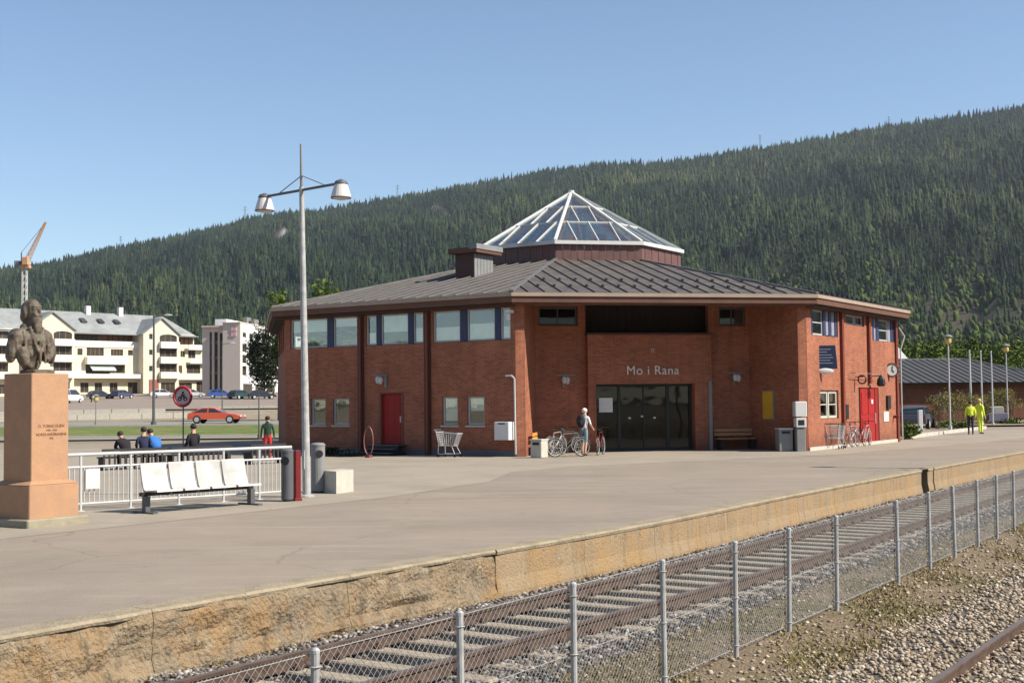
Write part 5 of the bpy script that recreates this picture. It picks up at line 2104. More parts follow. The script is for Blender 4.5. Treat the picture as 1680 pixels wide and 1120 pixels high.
SIT = dict(pelvis=(0, 0, .50), spine=(0, .0, .68), chest=(0, .0, .89), neck=(0, -.01, 1.05), head=(0, -.03, 1.16), crown=(0, -.03, 1.24),
           shL=(.17, 0, .97), elL=(.22, -.05, .72), wrL=(.13, -.25, .62), haL=(.09, -.32, .60), shR=(-.17, 0, .97), elR=(-.22, -.05, .72), wrR=(-.13, -.25, .62), haR=(-.09, -.32, .60),
           hiL=(.09, -.02, .50), knL=(.12, -.42, .50), anL=(.12, -.40, .09), toL=(.13, -.56, .035), hiR=(-.09, -.02, .50), knR=(-.12, -.42, .50), anR=(-.12, -.40, .09), toR=(-.13, -.56, .035))
LEAN = dict(SIT)
LEAN.update(spine=(.03, -.06, .66), chest=(.06, -.16, .84), neck=(.08, -.24, .98), head=(.10, -.30, 1.07), crown=(.10, -.33, 1.14), shL=(.23, -.16, .92), shR=(-.11, -.16, .92), elL=(.27, -.3, .68), elR=(-.18, -.28, .68))
ba = math.atan2(1.25, 1.7)
BK, NVY = C_('cloth_black', (.018, .015, .018), .9), C_('cloth_navy', (.02, .025, .055), .9)


def sit(label, x, y, pose, top, legs, rz=0, **kw):
    # sits on the bench with the back to the station side rail; pelvis over the seat slats
    n_ = Vector((-math.sin(ba), math.cos(ba))) * .28
    return person(label, (x + n_.x, y + n_.y, 0), ba + PI + rz, pose, top, legs, **kw)


sit('hunched person in black on the left dark bench', -12.05, 40.75, LEAN, BK, BK, scale=1.0, bulk=1.35)
sit('person in dark navy sitting next to the one in bright blue', -11.6, 41.08, SIT, NVY, BK, scale=1.03, bulk=1.15)
sit('person in a bright blue jacket sitting on the left dark bench', -11.25, 41.32, LEAN, C_('cloth_blue', (.03, .14, .42), .8), BK, scale=1.05, bulk=1.5)
sit('person with dark hair in black sitting alone on the middle dark bench', -10.25, 42.05, SIT, BK, BK, rz=.3, scale=1.08, bulk=1.2)
person('woman in a dark green top and red skirt standing by the station corner', (-8.75, 46.2, 0), R(190), dict(haL=(.2, -.12, .84), haR=(-.2, -.12, .84)), C_('cloth_dark_green', (.02, .045, .03), .9), C_('cloth_red', (.45, .03, .03), .8), scale=.92, bulk=1.0)
person('distant pedestrian in dark clothes on the slope behind the railing', (-61.84, 190, ground_h(0, 190)), R(80), {}, BK, BK, scale=1.0)

# ------------------------------------------------------------------ bicycles and trolleys


def bicycle(label, loc, rz, m, group=None, lean=0.0):
    t = thing('bicycle', label, 'bicycle', loc, rz, group)
    t.rotation_euler = (lean, 0, rz)
    for x in (-.52, .52):
        w = obj('wheel', MB().torus((x, 0, .34), .315, .018, 'Y', 24, 6), M_TYRE, t)
        obj('rim', MB().torus((x, 0, .34), .29, .011, 'Y', 24, 5), M_LGREY, w)
        g = MB()
        for i in range(10):
            a = PI * i / 5
            g.tube((x, 0, .34), (x + .28 * math.cos(a), 0, .34 + .28 * math.sin(a)), .003, 3)
        obj('spokes', g, M_LGREY, w)
    g = MB()
    bb, st, hd, hd2 = (-.08, 0, .29), (-.22, 0, .82), (.36, 0, .86), (.40, 0, .70)
    for a, b in ((bb, st), (bb, hd2), (st, hd), ((-.52, 0, .34), bb), ((-.52, 0, .34), (-.2, 0, .72)), (hd, hd2), (hd2, (.52, 0, .34))):
        g.tube(a, b, .018, 6)
    obj('frame', g, m, t)
    obj('handlebar', MB().tube(hd, (.34, 0, 1.0), .014, 6).tube((.32, -.27, 1.02), (.32, .27, 1.02), .013, 6), M_BLACK, t)
    obj('saddle', MB().tube(st, (-.24, 0, .92), .014, 6).ell((-.24, 0, .95), (.14, .07, .03), 10, 6), M_BLACK, t)
    obj('pedal', MB().tube((-.08, -.12, .29), (-.08, .12, .29), .012, 5).box(-.13, -.02, -.16, -.09, .14, .16).box(-.14, -.03, .09, .16, .42, .44).tube((-.08, -.1, .29), (-.08, -.1, .15), .009, 5).tube((-.08, .1, .29), (-.08, .1, .43), .009, 5), M_DKGREY, t)
    for x in (-.52, .52):
        obj('mudguard', MB().torus((x, 0, .34), .36, .012, 'Y', 14, 4, a0=R(20), a1=R(160)), m, t)
    return t


bicycle('bicycle held by the man in shorts', (2.0, 46.75, 0), R(20), C_('bike_silver', (.16, .16, .16), .4))
bicycle('pale bicycle parked in front of the wooden bench', (1.62, 48.6, 0), R(60), C_('bike_white', (.3, .27, .25), .4))
bicycle('reddish bicycle parked closest to the entrance doors', (3.25, 48.2, 0), R(75), C_('bike_red', (.12, .02, .018), .4))
bicycle('dark bicycle leaning beside the left wall of the recess', (2.05, 49.6, 0), R(35), C_('bike_green', (.04, .08, .05), .4))
bicycle('lilac bicycle parked left of the wide red door', (14.05, 53.75, 0), R(50), C_('bike_lilac', (.35, .25, .4), .4))
bicycle('white bicycle lying low in front of the wide red door', (14.95, 54.75, 0), R(62), C_('bike_cream', (.32, .3, .27), .4))
bicycle('black bicycle between the trolleys and the lilac bicycle', (13.6, 52.9, 0), R(48), M_DKGREY)


def cart(label, loc, rz, m=M_LGREY, group=None):
    t = thing('shopping_trolley', label, 'trolley', loc, rz, group)
    g = MB()
    b0 = [(-.30, -.2, .42), (.28, -.16, .42), (.28, .16, .42), (-.30, .2, .42)]
    t0 = [(-.42, -.27, .92), (.45, -.2, .86), (.45, .2, .86), (-.42, .27, .92)]
    for k in range(4):
        a, b = Vector(b0[k]), Vector(b0[(k + 1) % 4])
        c, d = Vector(t0[k]), Vector(t0[(k + 1) % 4])
        g.tube(a, b, .011, 5)
        g.tube(c, d, .014, 5)
        for i in range(9):
            f = i / 8
            g.tube(a.lerp(b, f), c.lerp(d, f), .006, 4)
        for i in range(1, 6):
            f = i / 6
            g.tube(a.lerp(c, f), b.lerp(d, f), .005, 4)
    for i in range(6):
        f = i / 5
        g.tube(Vector(b0[0]).lerp(Vector(b0[3]), f), Vector(b0[1]).lerp(Vector(b0[2]), f), .006, 4)
    obj('basket', g, m, t)
    g = MB()
    for y in (-.2, .2):
        g.path([(-.42, y * 1.3, .98), (-.33, y * 1.1, .5), (-.34, y * 1.2, .12), (.36, y, .12), (.2, y * .8, .42)], .014, 6)
    obj('chassis', g, m, t)
    obj('handle', MB().tube((-.5, -.29, 1.0), (-.5, .29, 1.0), .02, 8).tube((-.5, -.29, 1.0), (-.42, -.27, .92), .012, 5).tube((-.5, .29, 1.0), (-.42, .27, .92), .012, 5), M_DKGREY, t)
    for x, y in ((-.34, -.24), (-.34, .24), (.36, -.2), (.36, .2)):
        obj('wheel', MB().lathe((x, y - .015, .06), [(.06, 0), (.06, .03)], 10, axis='Y'), M_BLACK, t)
    return t


cart('silver shopping trolley at the foot of the left wing, near the low windows', (-2.35, 47.75, 0), R(-30))
cart('grey shopping trolley under the double window of the sunlit wing', (12.75, 51.45, 0), R(65), group='trolleys by the sunlit wing')
cart('grey shopping trolley pushed in behind the first one by the sunlit wing', (13.05, 51.95, 0), R(65), group='trolleys by the sunlit wing')

# ------------------------------------------------------------------ cars


def car(label, loc, rz, paint, kind='hatch', group='cars parked on the slope'):
    t = thing('parked_car', label, 'car', loc, rz, group)
    Lh = 2.1
    if kind == 'hatch':
        lo_p = [(-2.05, .35), (-2.08, .62), (-2.0, .86), (-1.0, .93), (.75, .90), (1.75, .74), (2.05, .60), (2.08, .35)]
        roof_p = [(-1.95, .88), (-1.45, 1.36), (-.3, 1.42), (.25, 1.34), (1.0, .90)]
    elif kind == 'coupe':
        lo_p = [(-2.0, .32), (-2.1, .55), (-2.02, .82), (-1.2, .86), (.55, .84), (1.7, .70), (2.15, .55), (2.15, .32)]
        roof_p = [(-1.9, .82), (-1.05, 1.22), (-.35, 1.26), (.05, 1.18), (.75, .84)]
    else:
        lo_p = [(-2.5, .35), (-2.5, 1.0), (-2.45, 1.15), (1.3, 1.15), (2.2, .95), (2.45, .75), (2.5, .35)]
        roof_p = [(-2.47, 1.14), (-2.4, 1.95), (-1.0, 2.0), (.9, 1.95), (1.9, 1.02)]
    W = .84 if kind != 'van' else .95

    def loft(poly, wb, wt, cz):
        n_ = len(poly)
        zt_ = max(p[1] for p in poly)
        vs = []
        for s_ in (-1, 1):
            for x, z in poly:
                f = (z - cz) / max(.01, zt_ - cz)
                vs.append((x, s_ * (wb + (wt - wb) * max(0, min(1, f))), z))
        fs = [tuple(range(n_)), tuple(range(2 * n_ - 1, n_ - 1, -1))]
        fs += [((j + 1) % n_, j, n_ + j, n_ + (j + 1) % n_) for j in range(n_)]
        return MB().add(vs, fs)
    body = obj('body', loft(lo_p, W, W * .96, .35), paint, t)
    cab = obj('cabin', loft(roof_p, W * .94, W * .74, roof_p[0][1]), paint, t)
    # side glass, a little proud of the cabin
    zb, zt = roof_p[0][1] + .04, roof_p[2][1] - .09
    wbz = lambda z: W * .94 + (W * .74 - W * .94) * (z - roof_p[0][1]) / (roof_p[2][1] - roof_p[0][1])
    xa, xb = roof_p[0][0] + .22, roof_p[-1][0] - .1
    xc, xd = roof_p[1][0] + .12, roof_p[3][0] - .02
    mid = (xc + xd) / 2
    for s_ in (-1, 1):
        for (p0, p1, p2, p3) in ((xa, mid - .05, mid - .05, xc), (mid + .05, xb, xd, mid + .05)):
            y0, y1 = s_ * (wbz(zb) + .012), s_ * (wbz(zt) + .012)
            g = MB().add([(p0, y0, zb), (p1, y0, zb), (p2, y1, zt), (p3, y1, zt)], [(0, 1, 2, 3)])
            obj('window', g, M_CARGL, t)
    a, b = roof_p[-1], roof_p[3]
    n_ = Vector((b[1] - a[1], a[0] - b[0])).normalized() * -.012
    n_ = Vector((abs(n_.x), abs(n_.y)))
    g = MB().add([(a[0] - .04 + n_.x, -W * .86, a[1] + .03 + n_.y), (a[0] - .04 + n_.x, W * .86, a[1] + .03 + n_.y), (b[0] + .05 + n_.x, W * .72, b[1] - .05 + n_.y), (b[0] + .05 + n_.x, -W * .72, b[1] - .05 + n_.y)], [(0, 1, 2, 3)])
    obj('windscreen', g, M_CARGL, t)
    a, b = roof_p[0], roof_p[1]
    g = MB().add([(a[0] + .05, -W * .84, a[1] + .1), (a[0] + .05, W * .84, a[1] + .1), (b[0] - .04, W * .72, b[1] - .05), (b[0] - .04, -W * .72, b[1] - .05)], [(3, 2, 1, 0)])
    obj('rear_window', g, M_CARGL, t)
    for x in (-1.3, 1.32) if kind != 'van' else (-1.55, 1.6):
        for s_ in (-1, 1):
            w = obj('wheel', MB().lathe((x, s_ * W - .1, .31), [(.31, 0), (.31, .2)], 18, axis='Y'), M_TYRE, t)
            obj('rim', MB().lathe((x, s_ * (W + .005) + (.098 if s_ > 0 else -.112), .31), [(.2, 0), (.2, .012)], 14, axis='Y'), M_LGREY, w)
    xe = lo_p[-1][0]
    for s_ in (-1, 1):
        obj('headlight', MB().box(xe - .12, xe + .005, s_ * (W - .22) - .14, s_ * (W - .22) + .14, .52, .64), M_WHITE, t)
        obj('tail_light', MB().box(lo_p[0][0] - .05, lo_p[0][0] + .05, s_ * (W - .16) - .1, s_ * (W - .16) + .1, .6, .76), M_RED, t)
    obj('bumper', MB().box(xe - .1, xe + .04, -W, W, .32, .46).box(lo_p[0][0] - .04, lo_p[0][0] + .08, -W, W, .32, .46), M_DKGREY, t)
    return t


def at(x, y, dz=.14):
    return (x, y, ground_h(x, y) + dz)


RP = mat('car_red', (.62, .11, .05), .3, .03, 2, spec=.6)
car('orange red low car driving along the road behind the verge', at(-23.5, 102.6, .05), R(-3), RP, 'coupe', None)
pk = [((-67.4, 211.5), 30, (.03, .03, .035), 'hatch', 'black car parked farthest left in the upper row'), ((-64.2, 212.5), 70, (.06, .07, .13), 'hatch', 'dark blue car parked beside the black one in the upper row'),
      ((-57.6, 213.5), 12, (.75, .75, .74), 'hatch', 'white car parked side on in front of the cream apartments'), ((-47.4, 210.5), 8, (.05, .12, .40), 'hatch', 'bright blue car parked in front of the office block'),
      ((-42.2, 200.5), 60, (.02, .06, .06), 'hatch', 'dark green car parked right of the blue one'), ((-38.5, 199), 20, (.03, .03, .03), 'hatch', 'black car parked under the dark tree'),
      ((-64.1, 186.5), 75, (.66, .66, .66), 'van', 'white van half hidden behind the granite pedestal'), ((-52.6, 212.5), 15, (.55, .55, .55), 'hatch', 'silver car behind the round red sign')]
for (x, y), a, c, kd, lb in pk:
    car(lb, at(x, y), R(a), mat('paint_' + '_'.join(str(int(v * 100)) for v in c), c, .3, .03, 2, spec=.6), kd)
car('dark grey car half hidden behind the right end of the station', (25.4, 81.5, .06), R(65), mat('paint_slate', (.07, .08, .10), .3, .03, 2, spec=.6), 'hatch', None)

# ------------------------------------------------------------------ signs, posts
sg_ = thing('road_sign', 'round red ringed prohibition sign on a thin post', 'sign', (-15.49, 60.8, 0), R(-14))
obj('post', MB().tube((0, .03, 0), (0, .03, 2.85), .035, 8), M_MGREY, sg_)
obj('disc', MB().lathe((0, -.03, 2.42), [(.5, 0), (.5, .03)], 28, axis='Y'), mat('sign_face', (.55, .42, .40), .5, .05), sg_)
obj('red_ring', MB().torus((0, -.035, 2.42), .44, .07, 'Y', 30, 6), mat('sign_red', (.38, .03, .035), .5), sg_)
g = MB()
g.torus((-.14, -.04, 2.32), .09, .022, 'Y', 14, 4).torus((.14, -.04, 2.32), .09, .022, 'Y', 14, 4)
g.bar((-.14, -.04, 2.32), (0, -.04, 2.46), .02, .05).bar((0, -.04, 2.46), (.14, -.04, 2.32), .02, .05).bar((-.1, -.04, 2.5), (.12, -.04, 2.48), .02, .06)
g.ell((.02, -.04, 2.6), (.06, .02, .06), 8, 6)
obj('symbol', g, M_BLACK, sg_)


def mast(name, label, cat, loc, h, r, m, head=None, group=None):
    t = thing(name, label, cat, loc, 0, group)
    obj('pole', MB().tube((0, 0, 0), (0, 0, h), r, 8, r * .6), m, t)
    obj('foot', MB().tube((0, 0, 0), (0, 0, .25), r * 1.8, 8), m, t)
    if head == 'lamp':
        obj('arm', MB().tube((0, 0, h - .1), (.9, 0, h + .05), r * .5, 6), m, t)
        obj('lamp_head', MB().ell((1.1, 0, h + .04), (.35, .13, .08), 10, 6), M_LGREY, t)
    if head == 'globe':
        obj('lamp_head', MB().lathe((0, 0, h), [(.12, -.35), (.2, -.25), (.2, -.05), (.1, .05), (.02, .1)], 12), mat('amber_plastic', (.5, .36, .12), .5), t)
        obj('lamp_cap', MB().lathe((0, 0, h + .11), [(.28, 0), (.2, .08), (.05, .14)], 12), M_MGREY, t)
    if head == 'flag':
        obj('finial', MB().ell((0, 0, h + .05), (.07, .07, .07), 8, 6), M_LGREY, t)
        obj('halyard', MB().tube((.08, 0, 1.2), (.05, 0, h - .1), .01, 4), M_LGREY, t)
    return t


mast('street_lamp', 'tall thin dark lamp post in front of the cream apartments', 'street lamp', at(-27.93, 100.7, 0), 8.5, .12, M_DKGREY, 'lamp')
mast('street_lamp', 'thin grey post standing below the blue parked car', 'street lamp', at(-32, 142.6, 0), 7.5, .07, M_DKGREY, 'lamp')
mast('street_lamp', 'short thin post just right of the granite pedestal', 'street lamp', at(-33.1, 102.8, 0), 2.2, .05, M_MGREY, 'globe')
mast('sign_post', 'thin post behind the red ringed sign', 'post', at(-14.9, 76, 0), 2.6, .05, M_DKGREY)
mast('platform_lamp_post', 'slender lamp post with an amber head before the low brick building', 'street lamp', (26.8, 79.4, 0), 5.6, .065, M_LGREY, 'globe')
mast('flagpole', 'leftmost of three bare flagpoles before the low brick building', 'flagpole', (30.75, 86.9, 0), 5.05, .09, M_LGREY, 'flag', 'flagpoles')
mast('flagpole', 'middle one of three bare flagpoles before the low brick building', 'flagpole', (31.5, 86.9, 0), 5.0, .06, M_LGREY, 'flag', 'flagpoles')
mast('flagpole', 'rightmost of three bare flagpoles before the low brick building', 'flagpole', (32.2, 86.9, 0), 4.95, .06, M_LGREY, 'flag', 'flagpoles')
mast('platform_lamp_post', 'lamp post with a dull head right of the flagpoles', 'street lamp', (34.2, 89.5, 0), 5.4, .06, M_LGREY, 'globe')

# ------------------------------------------------------------------ apartment house and office block on the rise
AO = Matrix.Translation((-90.6, 228, 0)) @ RZ(math.atan2(.698, .716))
apt = bpy.data.objects.new('apartment_building', None)
COL.objects.link(apt)
apt.matrix_world = AO
tag(apt, 'cream apartment building with grey roof, gables and white balconies', 'building')


def apart(name, mb, m, **kw):
    return obj(name, mb, m, apt, **kw)


def opening(x0, x1, z0, z1, y, m=M_DKWIN, n=3, arch=False):
    """recessed loggia opening: dark glazing behind, posts between"""
    g = MB()
    g.box(x0, x1, y + .06, y + .1, z0, z1)
    w = apart('window', g, m)
    g = MB()
    for i in range(1, n):
        x = x0 + (x1 - x0) * i / n
        g.box(x - .05, x + .05, y + .0, y + .059, z0, z1)
    if n > 1:
        obj('mullion', g, M_BRWIN if m is M_DKWIN else M_DKWIN, w)
    return w


def awall(x0, x1, z0, z1, holes, y, m, t=.3):
    apart('wall', wall(MB(), x0, x1, z0, z1, holes, y, t), m)
    return holes


# middle block, left extension, gables (y negative = out towards the square)
H1 = [(16.4, 19.8, 11.4, 12.9), (21.2, 23.7, 11.5, 12.7), (24.7, 25.7, 11.6, 12.6), (16.2, 24.1, 8.2, 9.8), (14.6, 15.6, 11.5, 12.7)]
awall(13.0, 26.8, 3, 13.2, H1 + [(15.2, 16.8, 4.6, 6.4), (18, 19.5, 4.6, 6.4), (21, 22.6, 4.6, 6.4), (24.7, 27 - .3, 4.2, 6.5)], 0, M_CREAM)
for h_ in H1:
    opening(*h_, .1, n=4 if h_[1] - h_[0] > 2 else 1)
for h_ in [(15.2, 16.8, 4.6, 6.4), (18, 19.5, 4.6, 6.4), (21, 22.6, 4.6, 6.4), (24.7, 26.7, 4.2, 6.5)]:
    opening(*h_, .1, n=2)
apart('wall', MB().box(13, 26.8, 2.2, 2.5, 13.2, 16), M_BRWIN)
opening(14.3, 19.7, 14.0, 15.7, 2.1, n=6)
opening(20.5, 26, 14.0, 15.6, 2.1, M_BRWIN, n=5)
apart('terrace', MB().box(13, 26.8, .3, 2.2, 13.0, 13.19), M_CREAMW)
apart('parapet', MB().box(13.0, 26.79, -.12, .0 - .003, 13.0, 14.2), M_CREAMW)
apart('balcony', MB().box(16, 24.2, -1.2, -.003, 9.8, 11.2), M_CREAMW)
apart('balcony', MB().box(13.0, 26.79, -1.5, -.003, 7.2, 8.0), M_CREAMW)
g = MB()
g.add([(16.8, -.1, 9.7), (21.6, -.1, 9.7), (21.6, -1.5, 8.8), (16.8, -1.5, 8.8), (16.8, -1.5, 8.6), (21.6, -1.5, 8.6)], [(0, 1, 2, 3), (3, 2, 5, 4)])
apart('awning', g, mat('awning_green', (.42, .50, .45), .8))


def gable(x0, x1, xp, zp, ze, arch_x, mid=True):
    y = -2.0
    holes = [(arch_x[0], arch_x[1], z0, z1) for z0, z1 in ((14.2, 15.7), (11.4, 13.1), (8.3, 10.0))]
    holes.append((arch_x[0] + .3, arch_x[1] - .4, 4.4, 6.4))
    small = [(x0 + 1.2, x0 + 1.9, z0, z0 + 1) for z0 in (14.7, 11.7, 8.6)] if x0 > 20 else []
    awall(x0, x1, 3, ze, holes + small, y, M_CREAM)
    for i, h_ in enumerate(holes):
        opening(*h_, y + .12, n=3)
        if i == 0:
            # arched head
            n_ = 8
            xc, rr = (h_[0] + h_[1]) / 2, (h_[1] - h_[0]) / 2
            pl = [(h_[0], h_[3]), (h_[0], h_[3] - .5)] + [(xc - rr * math.cos(PI * i_ / n_), h_[3] - .5 + .48 * math.sin(PI * i_ / n_)) for i_ in range(1, n_)] + [(h_[1], h_[3] - .5), (h_[1], h_[3])]
            g = MB()
            for q0, q1 in zip(pl[1:], pl[2:]):
                if abs(q1[0] - q0[0]) > .01:
                    g.extr([(q0[0], q0[1]), (q1[0], q1[1]), (q1[0], h_[3] + .002), (q0[0], h_[3] + .002)], y + .002, y + .08)
            apart('arch', g, M_CREAM)
    for h_ in small:
        opening(*h_, y + .12, n=1)
    for z in (13.0, 10.1, 7.2):
        apart('balcony', MB().box(arch_x[0] - .15, arch_x[1] + .15, y - .9, y - .003, z, z + 1.25), M_CREAMW)
    # gable triangle and side walls
    apart('gable_wall', MB().extr([(x0, ze), (x1, ze), (xp, zp)], y, y + .3), M_CREAM)
    apart('wall', MB().box(x0, x0 + .3, y + .3, 3.0, 3, ze), M_CREAM)
    apart('wall', MB().box(x1 - .3, x1, y + .3, 3.0, 3, ze), M_CREAM)
    g = MB()
    for xa in (x0 - .4, x1 + .4):
        za = ze - .35
        g.add([(xa, y - .35, za), (xp, y - .35, zp + .12), (xp, 8.0, zp + .12), (xa, 8.0, za), (xa, y - .35, za + .2), (xp, y - .35, zp + .32), (xp, 8, zp + .32), (xa, 8, za + .2)],
              [(3, 2, 1, 0), (4, 5, 6, 7), (0, 1, 5, 4), (2, 3, 7, 6), (3, 0, 4, 7)])
    apart('gable_roof', g, M_AROOF)


gable(4.7, 13.0, 8.85, 18.9, 16.1, (9.1, 12.6))
gable(26.8, 34.3, 30.6, 18.6, 15.8, (30.2, 33.9))
# far left part
HL = [(x, x + 3.2, z, z + 1.6) for x in (-18, -12.5, -7, -1.5) for z in (4.4, 8.3, 11.4, 14.1)]
awall(-22, 4.7, 3, 16, HL, 0, M_CREAM)
for h_ in HL:
    opening(*h_, .1, n=3)
for x in (-18, -12.5, -7, -1.5):
    for z in (7.0, 10.1, 12.9):
        apart('balcony', MB().box(x - .2, x + 3.4, -1.2, -.003, z, z + 1.2), M_CREAMW)
# right stepped part
HR = [(35.4, 39.2, 14.0, 15.5)]
awall(34.3, 39.4, 13.9 - .1, 16, HR, 1.0, M_CREAM)
opening(35.4, 39.2, 14.0, 15.5, 1.1, M_BRWIN, n=4)
HR = [(36, 37, 11.5, 12.7), (37.7, 39.3, 11.3, 12.8)]
awall(34.3, 40.8, 10.5, 13.8, HR, .3, M_CREAM)
HR2 = [(35.4, 36.2, 8.3, 9.8), (37.2, 40.2, 8.3, 10.0), (41.2, 42.3, 8.4, 9.8)]
awall(34.3, 43.2, 7.2, 10.5, HR2, 0, M_CREAM)
HR3 = [(35.2, 38.0, 4.2, 6.4), (39, 41, 4.2, 6.6), (41.9, 42.8, 4.4, 6.0)]
awall(34.3, 44.2, 3, 7.2, HR3, -.6, M_CREAM)
for h_ in HR:
    opening(*h_, .4, n=2)
for h_ in HR2:
    opening(*h_, .1, n=2)
for h_ in HR3:
    opening(*h_, -.5, n=2)
for x0, x1, y, z in ((37.3, 40.9, -.6, 12.9), (37.5, 42.0, -.9, 10.2), (34.4, 44.3, -1.4, 7.0)):
    apart('balcony', MB().box(x0, x1, y, y + .15, z, z + 1.0).box(x0, x1, y + .15, y + 1.6, z, z + .15), M_CREAMW)
apart('terrace', MB().box(34.3, 40.8, .6, 8, 13.6, 13.79).box(34.3, 43.2, .3, 8, 10.3, 10.49).box(34.3, 44.2, -.3, 8, 7.0, 7.19), M_CREAMW)
apart('end_wall', MB().box(38.9, 39.2, 1.3, 8, 13.8, 16).box(40.5, 40.79, .6, 8, 10.5, 13.6).box(42.9, 43.19, .3, 8, 7.2, 10.3).box(43.9, 44.19, -.3, 8, 3, 7.0), M_CREAM)
# main roof with hipped right end
g = MB()
g.add([(-22, -.6, 15.9), (39.9, .4, 15.5), (36.0, 7.5, 19.9), (-22, 7.5, 20.3), (-22, 15, 15.9), (39.9, 14.5, 15.5)], [(0, 1, 2, 3), (3, 2, 5, 4), (1, 5, 2)])
g.box(-22, 39.6, -.5, 14.4, 15.45, 15.6)
apart('roof', g, M_AROOF)
apart('wall', MB().box(-22, 39, 14, 14.3, 3, 15.6).box(-22, -21.7, 0, 14, 3, 15.6), M_CREAM)
for x in (19.5, 26.2):
    apart('chimney', MB().box(x, x + .9, 6.5, 7.4, 19.4, 21.2), M_WHITE)
for x in (17, 20.5, 23.8, -5, 0):
    g = MB()
    y0, z0 = 3.6, 15.9 + (20.1 - 15.9) * (3.6 + .5) / 8.1
    g.add([(x, 3.2, z0 - .05), (x + 1.1, 3.2, z0 - .05), (x + 1.1, 4.6, z0 + .68), (x, 4.6, z0 + .68), (x, 3.2, z0 - .3), (x + 1.1, 3.2, z0 - .3)], [(0, 1, 2, 3), (4, 5, 1, 0)])
    apart('roof_window', g, M_DKWIN)
apart('shop_front', MB().box(28.0, 30.0, -2.1, -2.003, 3.5, 7.0), mat('shop_rust', (.28, .10, .07), .7))
apart('shop_front', MB().box(34.5, 35.1, -.7, -.603, 3.4, 6.8), MATS['shop_rust'])

OC = (-45.9, 218.0)
off = bpy.data.objects.new('office_building', None)
COL.objects.link(off)
off.matrix_world = Matrix.Translation((*OC, 0)) @ RZ(math.atan2(-.12, .99)) @ Matrix.Diagonal((.516, 2.5, 1, 1))
tag(off, 'beige and white office block right of the cream apartments', 'building')
# local x runs right-forward along the beige face (x from -13.5 to 0), y into the block
hs = [(-11.0, -10.2, 4.6, 14.4), (-9.4, -8.2, 4.6, 14.4), (-7.5, -6.1, 4.6, 14.2)]
obj('wall', wall(MB(), -13.5, -5.9, 2.5, 15.2, hs, .35, .3), M_BEIGE, off)
for h_ in hs:
    w = obj('window', MB().box(h_[0], h_[1], .5, .56, h_[2], h_[3]), M_DKWIN, off)
    g = MB()
    for z in (7.2, 9.8, 12.4):
        g.box(h_[0], h_[1], .44, .499, z, z + .5)
    obj('spandrel', g, M_BRWIN, w)
obj('wall', MB().box(-5.9, -.01, 0, .3, 2.5, 15.8), mat('beige_panel', (.56, .47, .40), .85, .03, .4), off)
for z in (14.5, 13.6):
    for xa, xb in ((-3.0, -2.1), (-1.9, -1.2)):
        obj('facade_logo', MB().box(xa, xb, -.05, -.003, z, z + .55), mat('logo_pink', (.72, .42, .40), .6), off)
obj('roof_edge', MB().box(-13.5, -5.92, .2, 16, 15.2, 15.5).box(-5.9, .15, -.1, 16, 15.8, 16.0), M_BEIGE, off)
# white face : local +x side at x=0 running to +y
w0 = MB(RZ(PI / 2))
holes = []
for z0, z1 in ((13.5, 14.3),):
    for i in range(9):
        holes.append((.5 + i * 1.45, 1.3 + i * 1.45, z0, z1))
for i in range(9):
    holes.append((.45 + i * 1.45, 1.35 + i * 1.45, 7.0, 12.4))
for i in range(5):
    holes.append((.6 + i * 2.6, 2.6 + i * 2.6, 3.2, 5.6))
obj('wall', wall(w0, .3, 14.5, 2.5, 15.8, holes, .0, .3), M_OFFW, off)
for h_ in holes:
    w = obj('window', MB(RZ(PI / 2)).box(h_[0], h_[1], .15, .2, h_[2], h_[3]), M_DKWIN, off)
    if h_[3] - h_[2] > 3:
        g = MB(RZ(PI / 2))
        for z in (8.6, 10.5):
            g.box(h_[0], h_[1], .05, .149, z, z + .5)
        obj('spandrel', g, M_OFFW, w)
obj('wall', MB().box(-13.5, -13.2, .65, 14, 2.5, 15.2).box(-13.2, -.3, 14.2, 14.5, 2.5, 15.2), M_BEIGE, off)
obj('plant_room', MB().box(-15.5, -11.5, 4, 8, 15.5, 17.2), M_OFFW, off)
obj('roof_unit', MB().box(-4, -2.6, 3, 4, 16, 17.3).box(-1.9, -.6, 3.4, 4.4, 16, 17.0), M_MGREY, off)

# ------------------------------------------------------------------ low brick building on the right
lb = bpy.data.objects.new('low_brick_building', None)
COL.objects.link(lb)
lb.matrix_world = Matrix.Translation((22.5, 92.5, 0)) @ RZ(R(6))
tag(lb, 'long low brick building with dark hipped roof beyond the platform', 'building')
hs = [(3.5, 5.0, 1.1, 2.2), (8, 9.5, 1.1, 2.2), (12, 13.2, .4, 2.4), (16.2, 17.2, 1.1, 2.2)]
obj('wall', wall(MB(), 0, 17.6, -.2, 3.0, hs, 0, .3), M_BRICK2, lb, uv=True)
for h_ in hs:
    w = obj('window', MB().box(h_[0], h_[1], .12, .16, h_[2], h_[3]), M_DKWIN, lb)
    obj('frame', MB().box(h_[0], h_[1], .08, .119, h_[3] - .08, h_[3]).box((h_[0] + h_[1]) / 2 - .03, (h_[0] + h_[1]) / 2 + .03, .08, .119, h_[2], h_[3] - .08), M_LGREY, w)
obj('wall', MB().box(17.3, 17.6, .3, 14, -.2, 3), M_BRICK2, lb, uv=True)
obj('wall', MB().box(0, .3, .3, 14, -.2, 3), M_BRICK2, lb, uv=True)
obj('fascia', MB().box(-.6, 18.2, -.6, 14.6, 2.86, 3.05), M_SOFFIT, lb)
RT = mat('slate_roof', (.065, .063, .062), .7, .12, 1)
ev, rg_, zr = 14.7, 7.0, 4.95
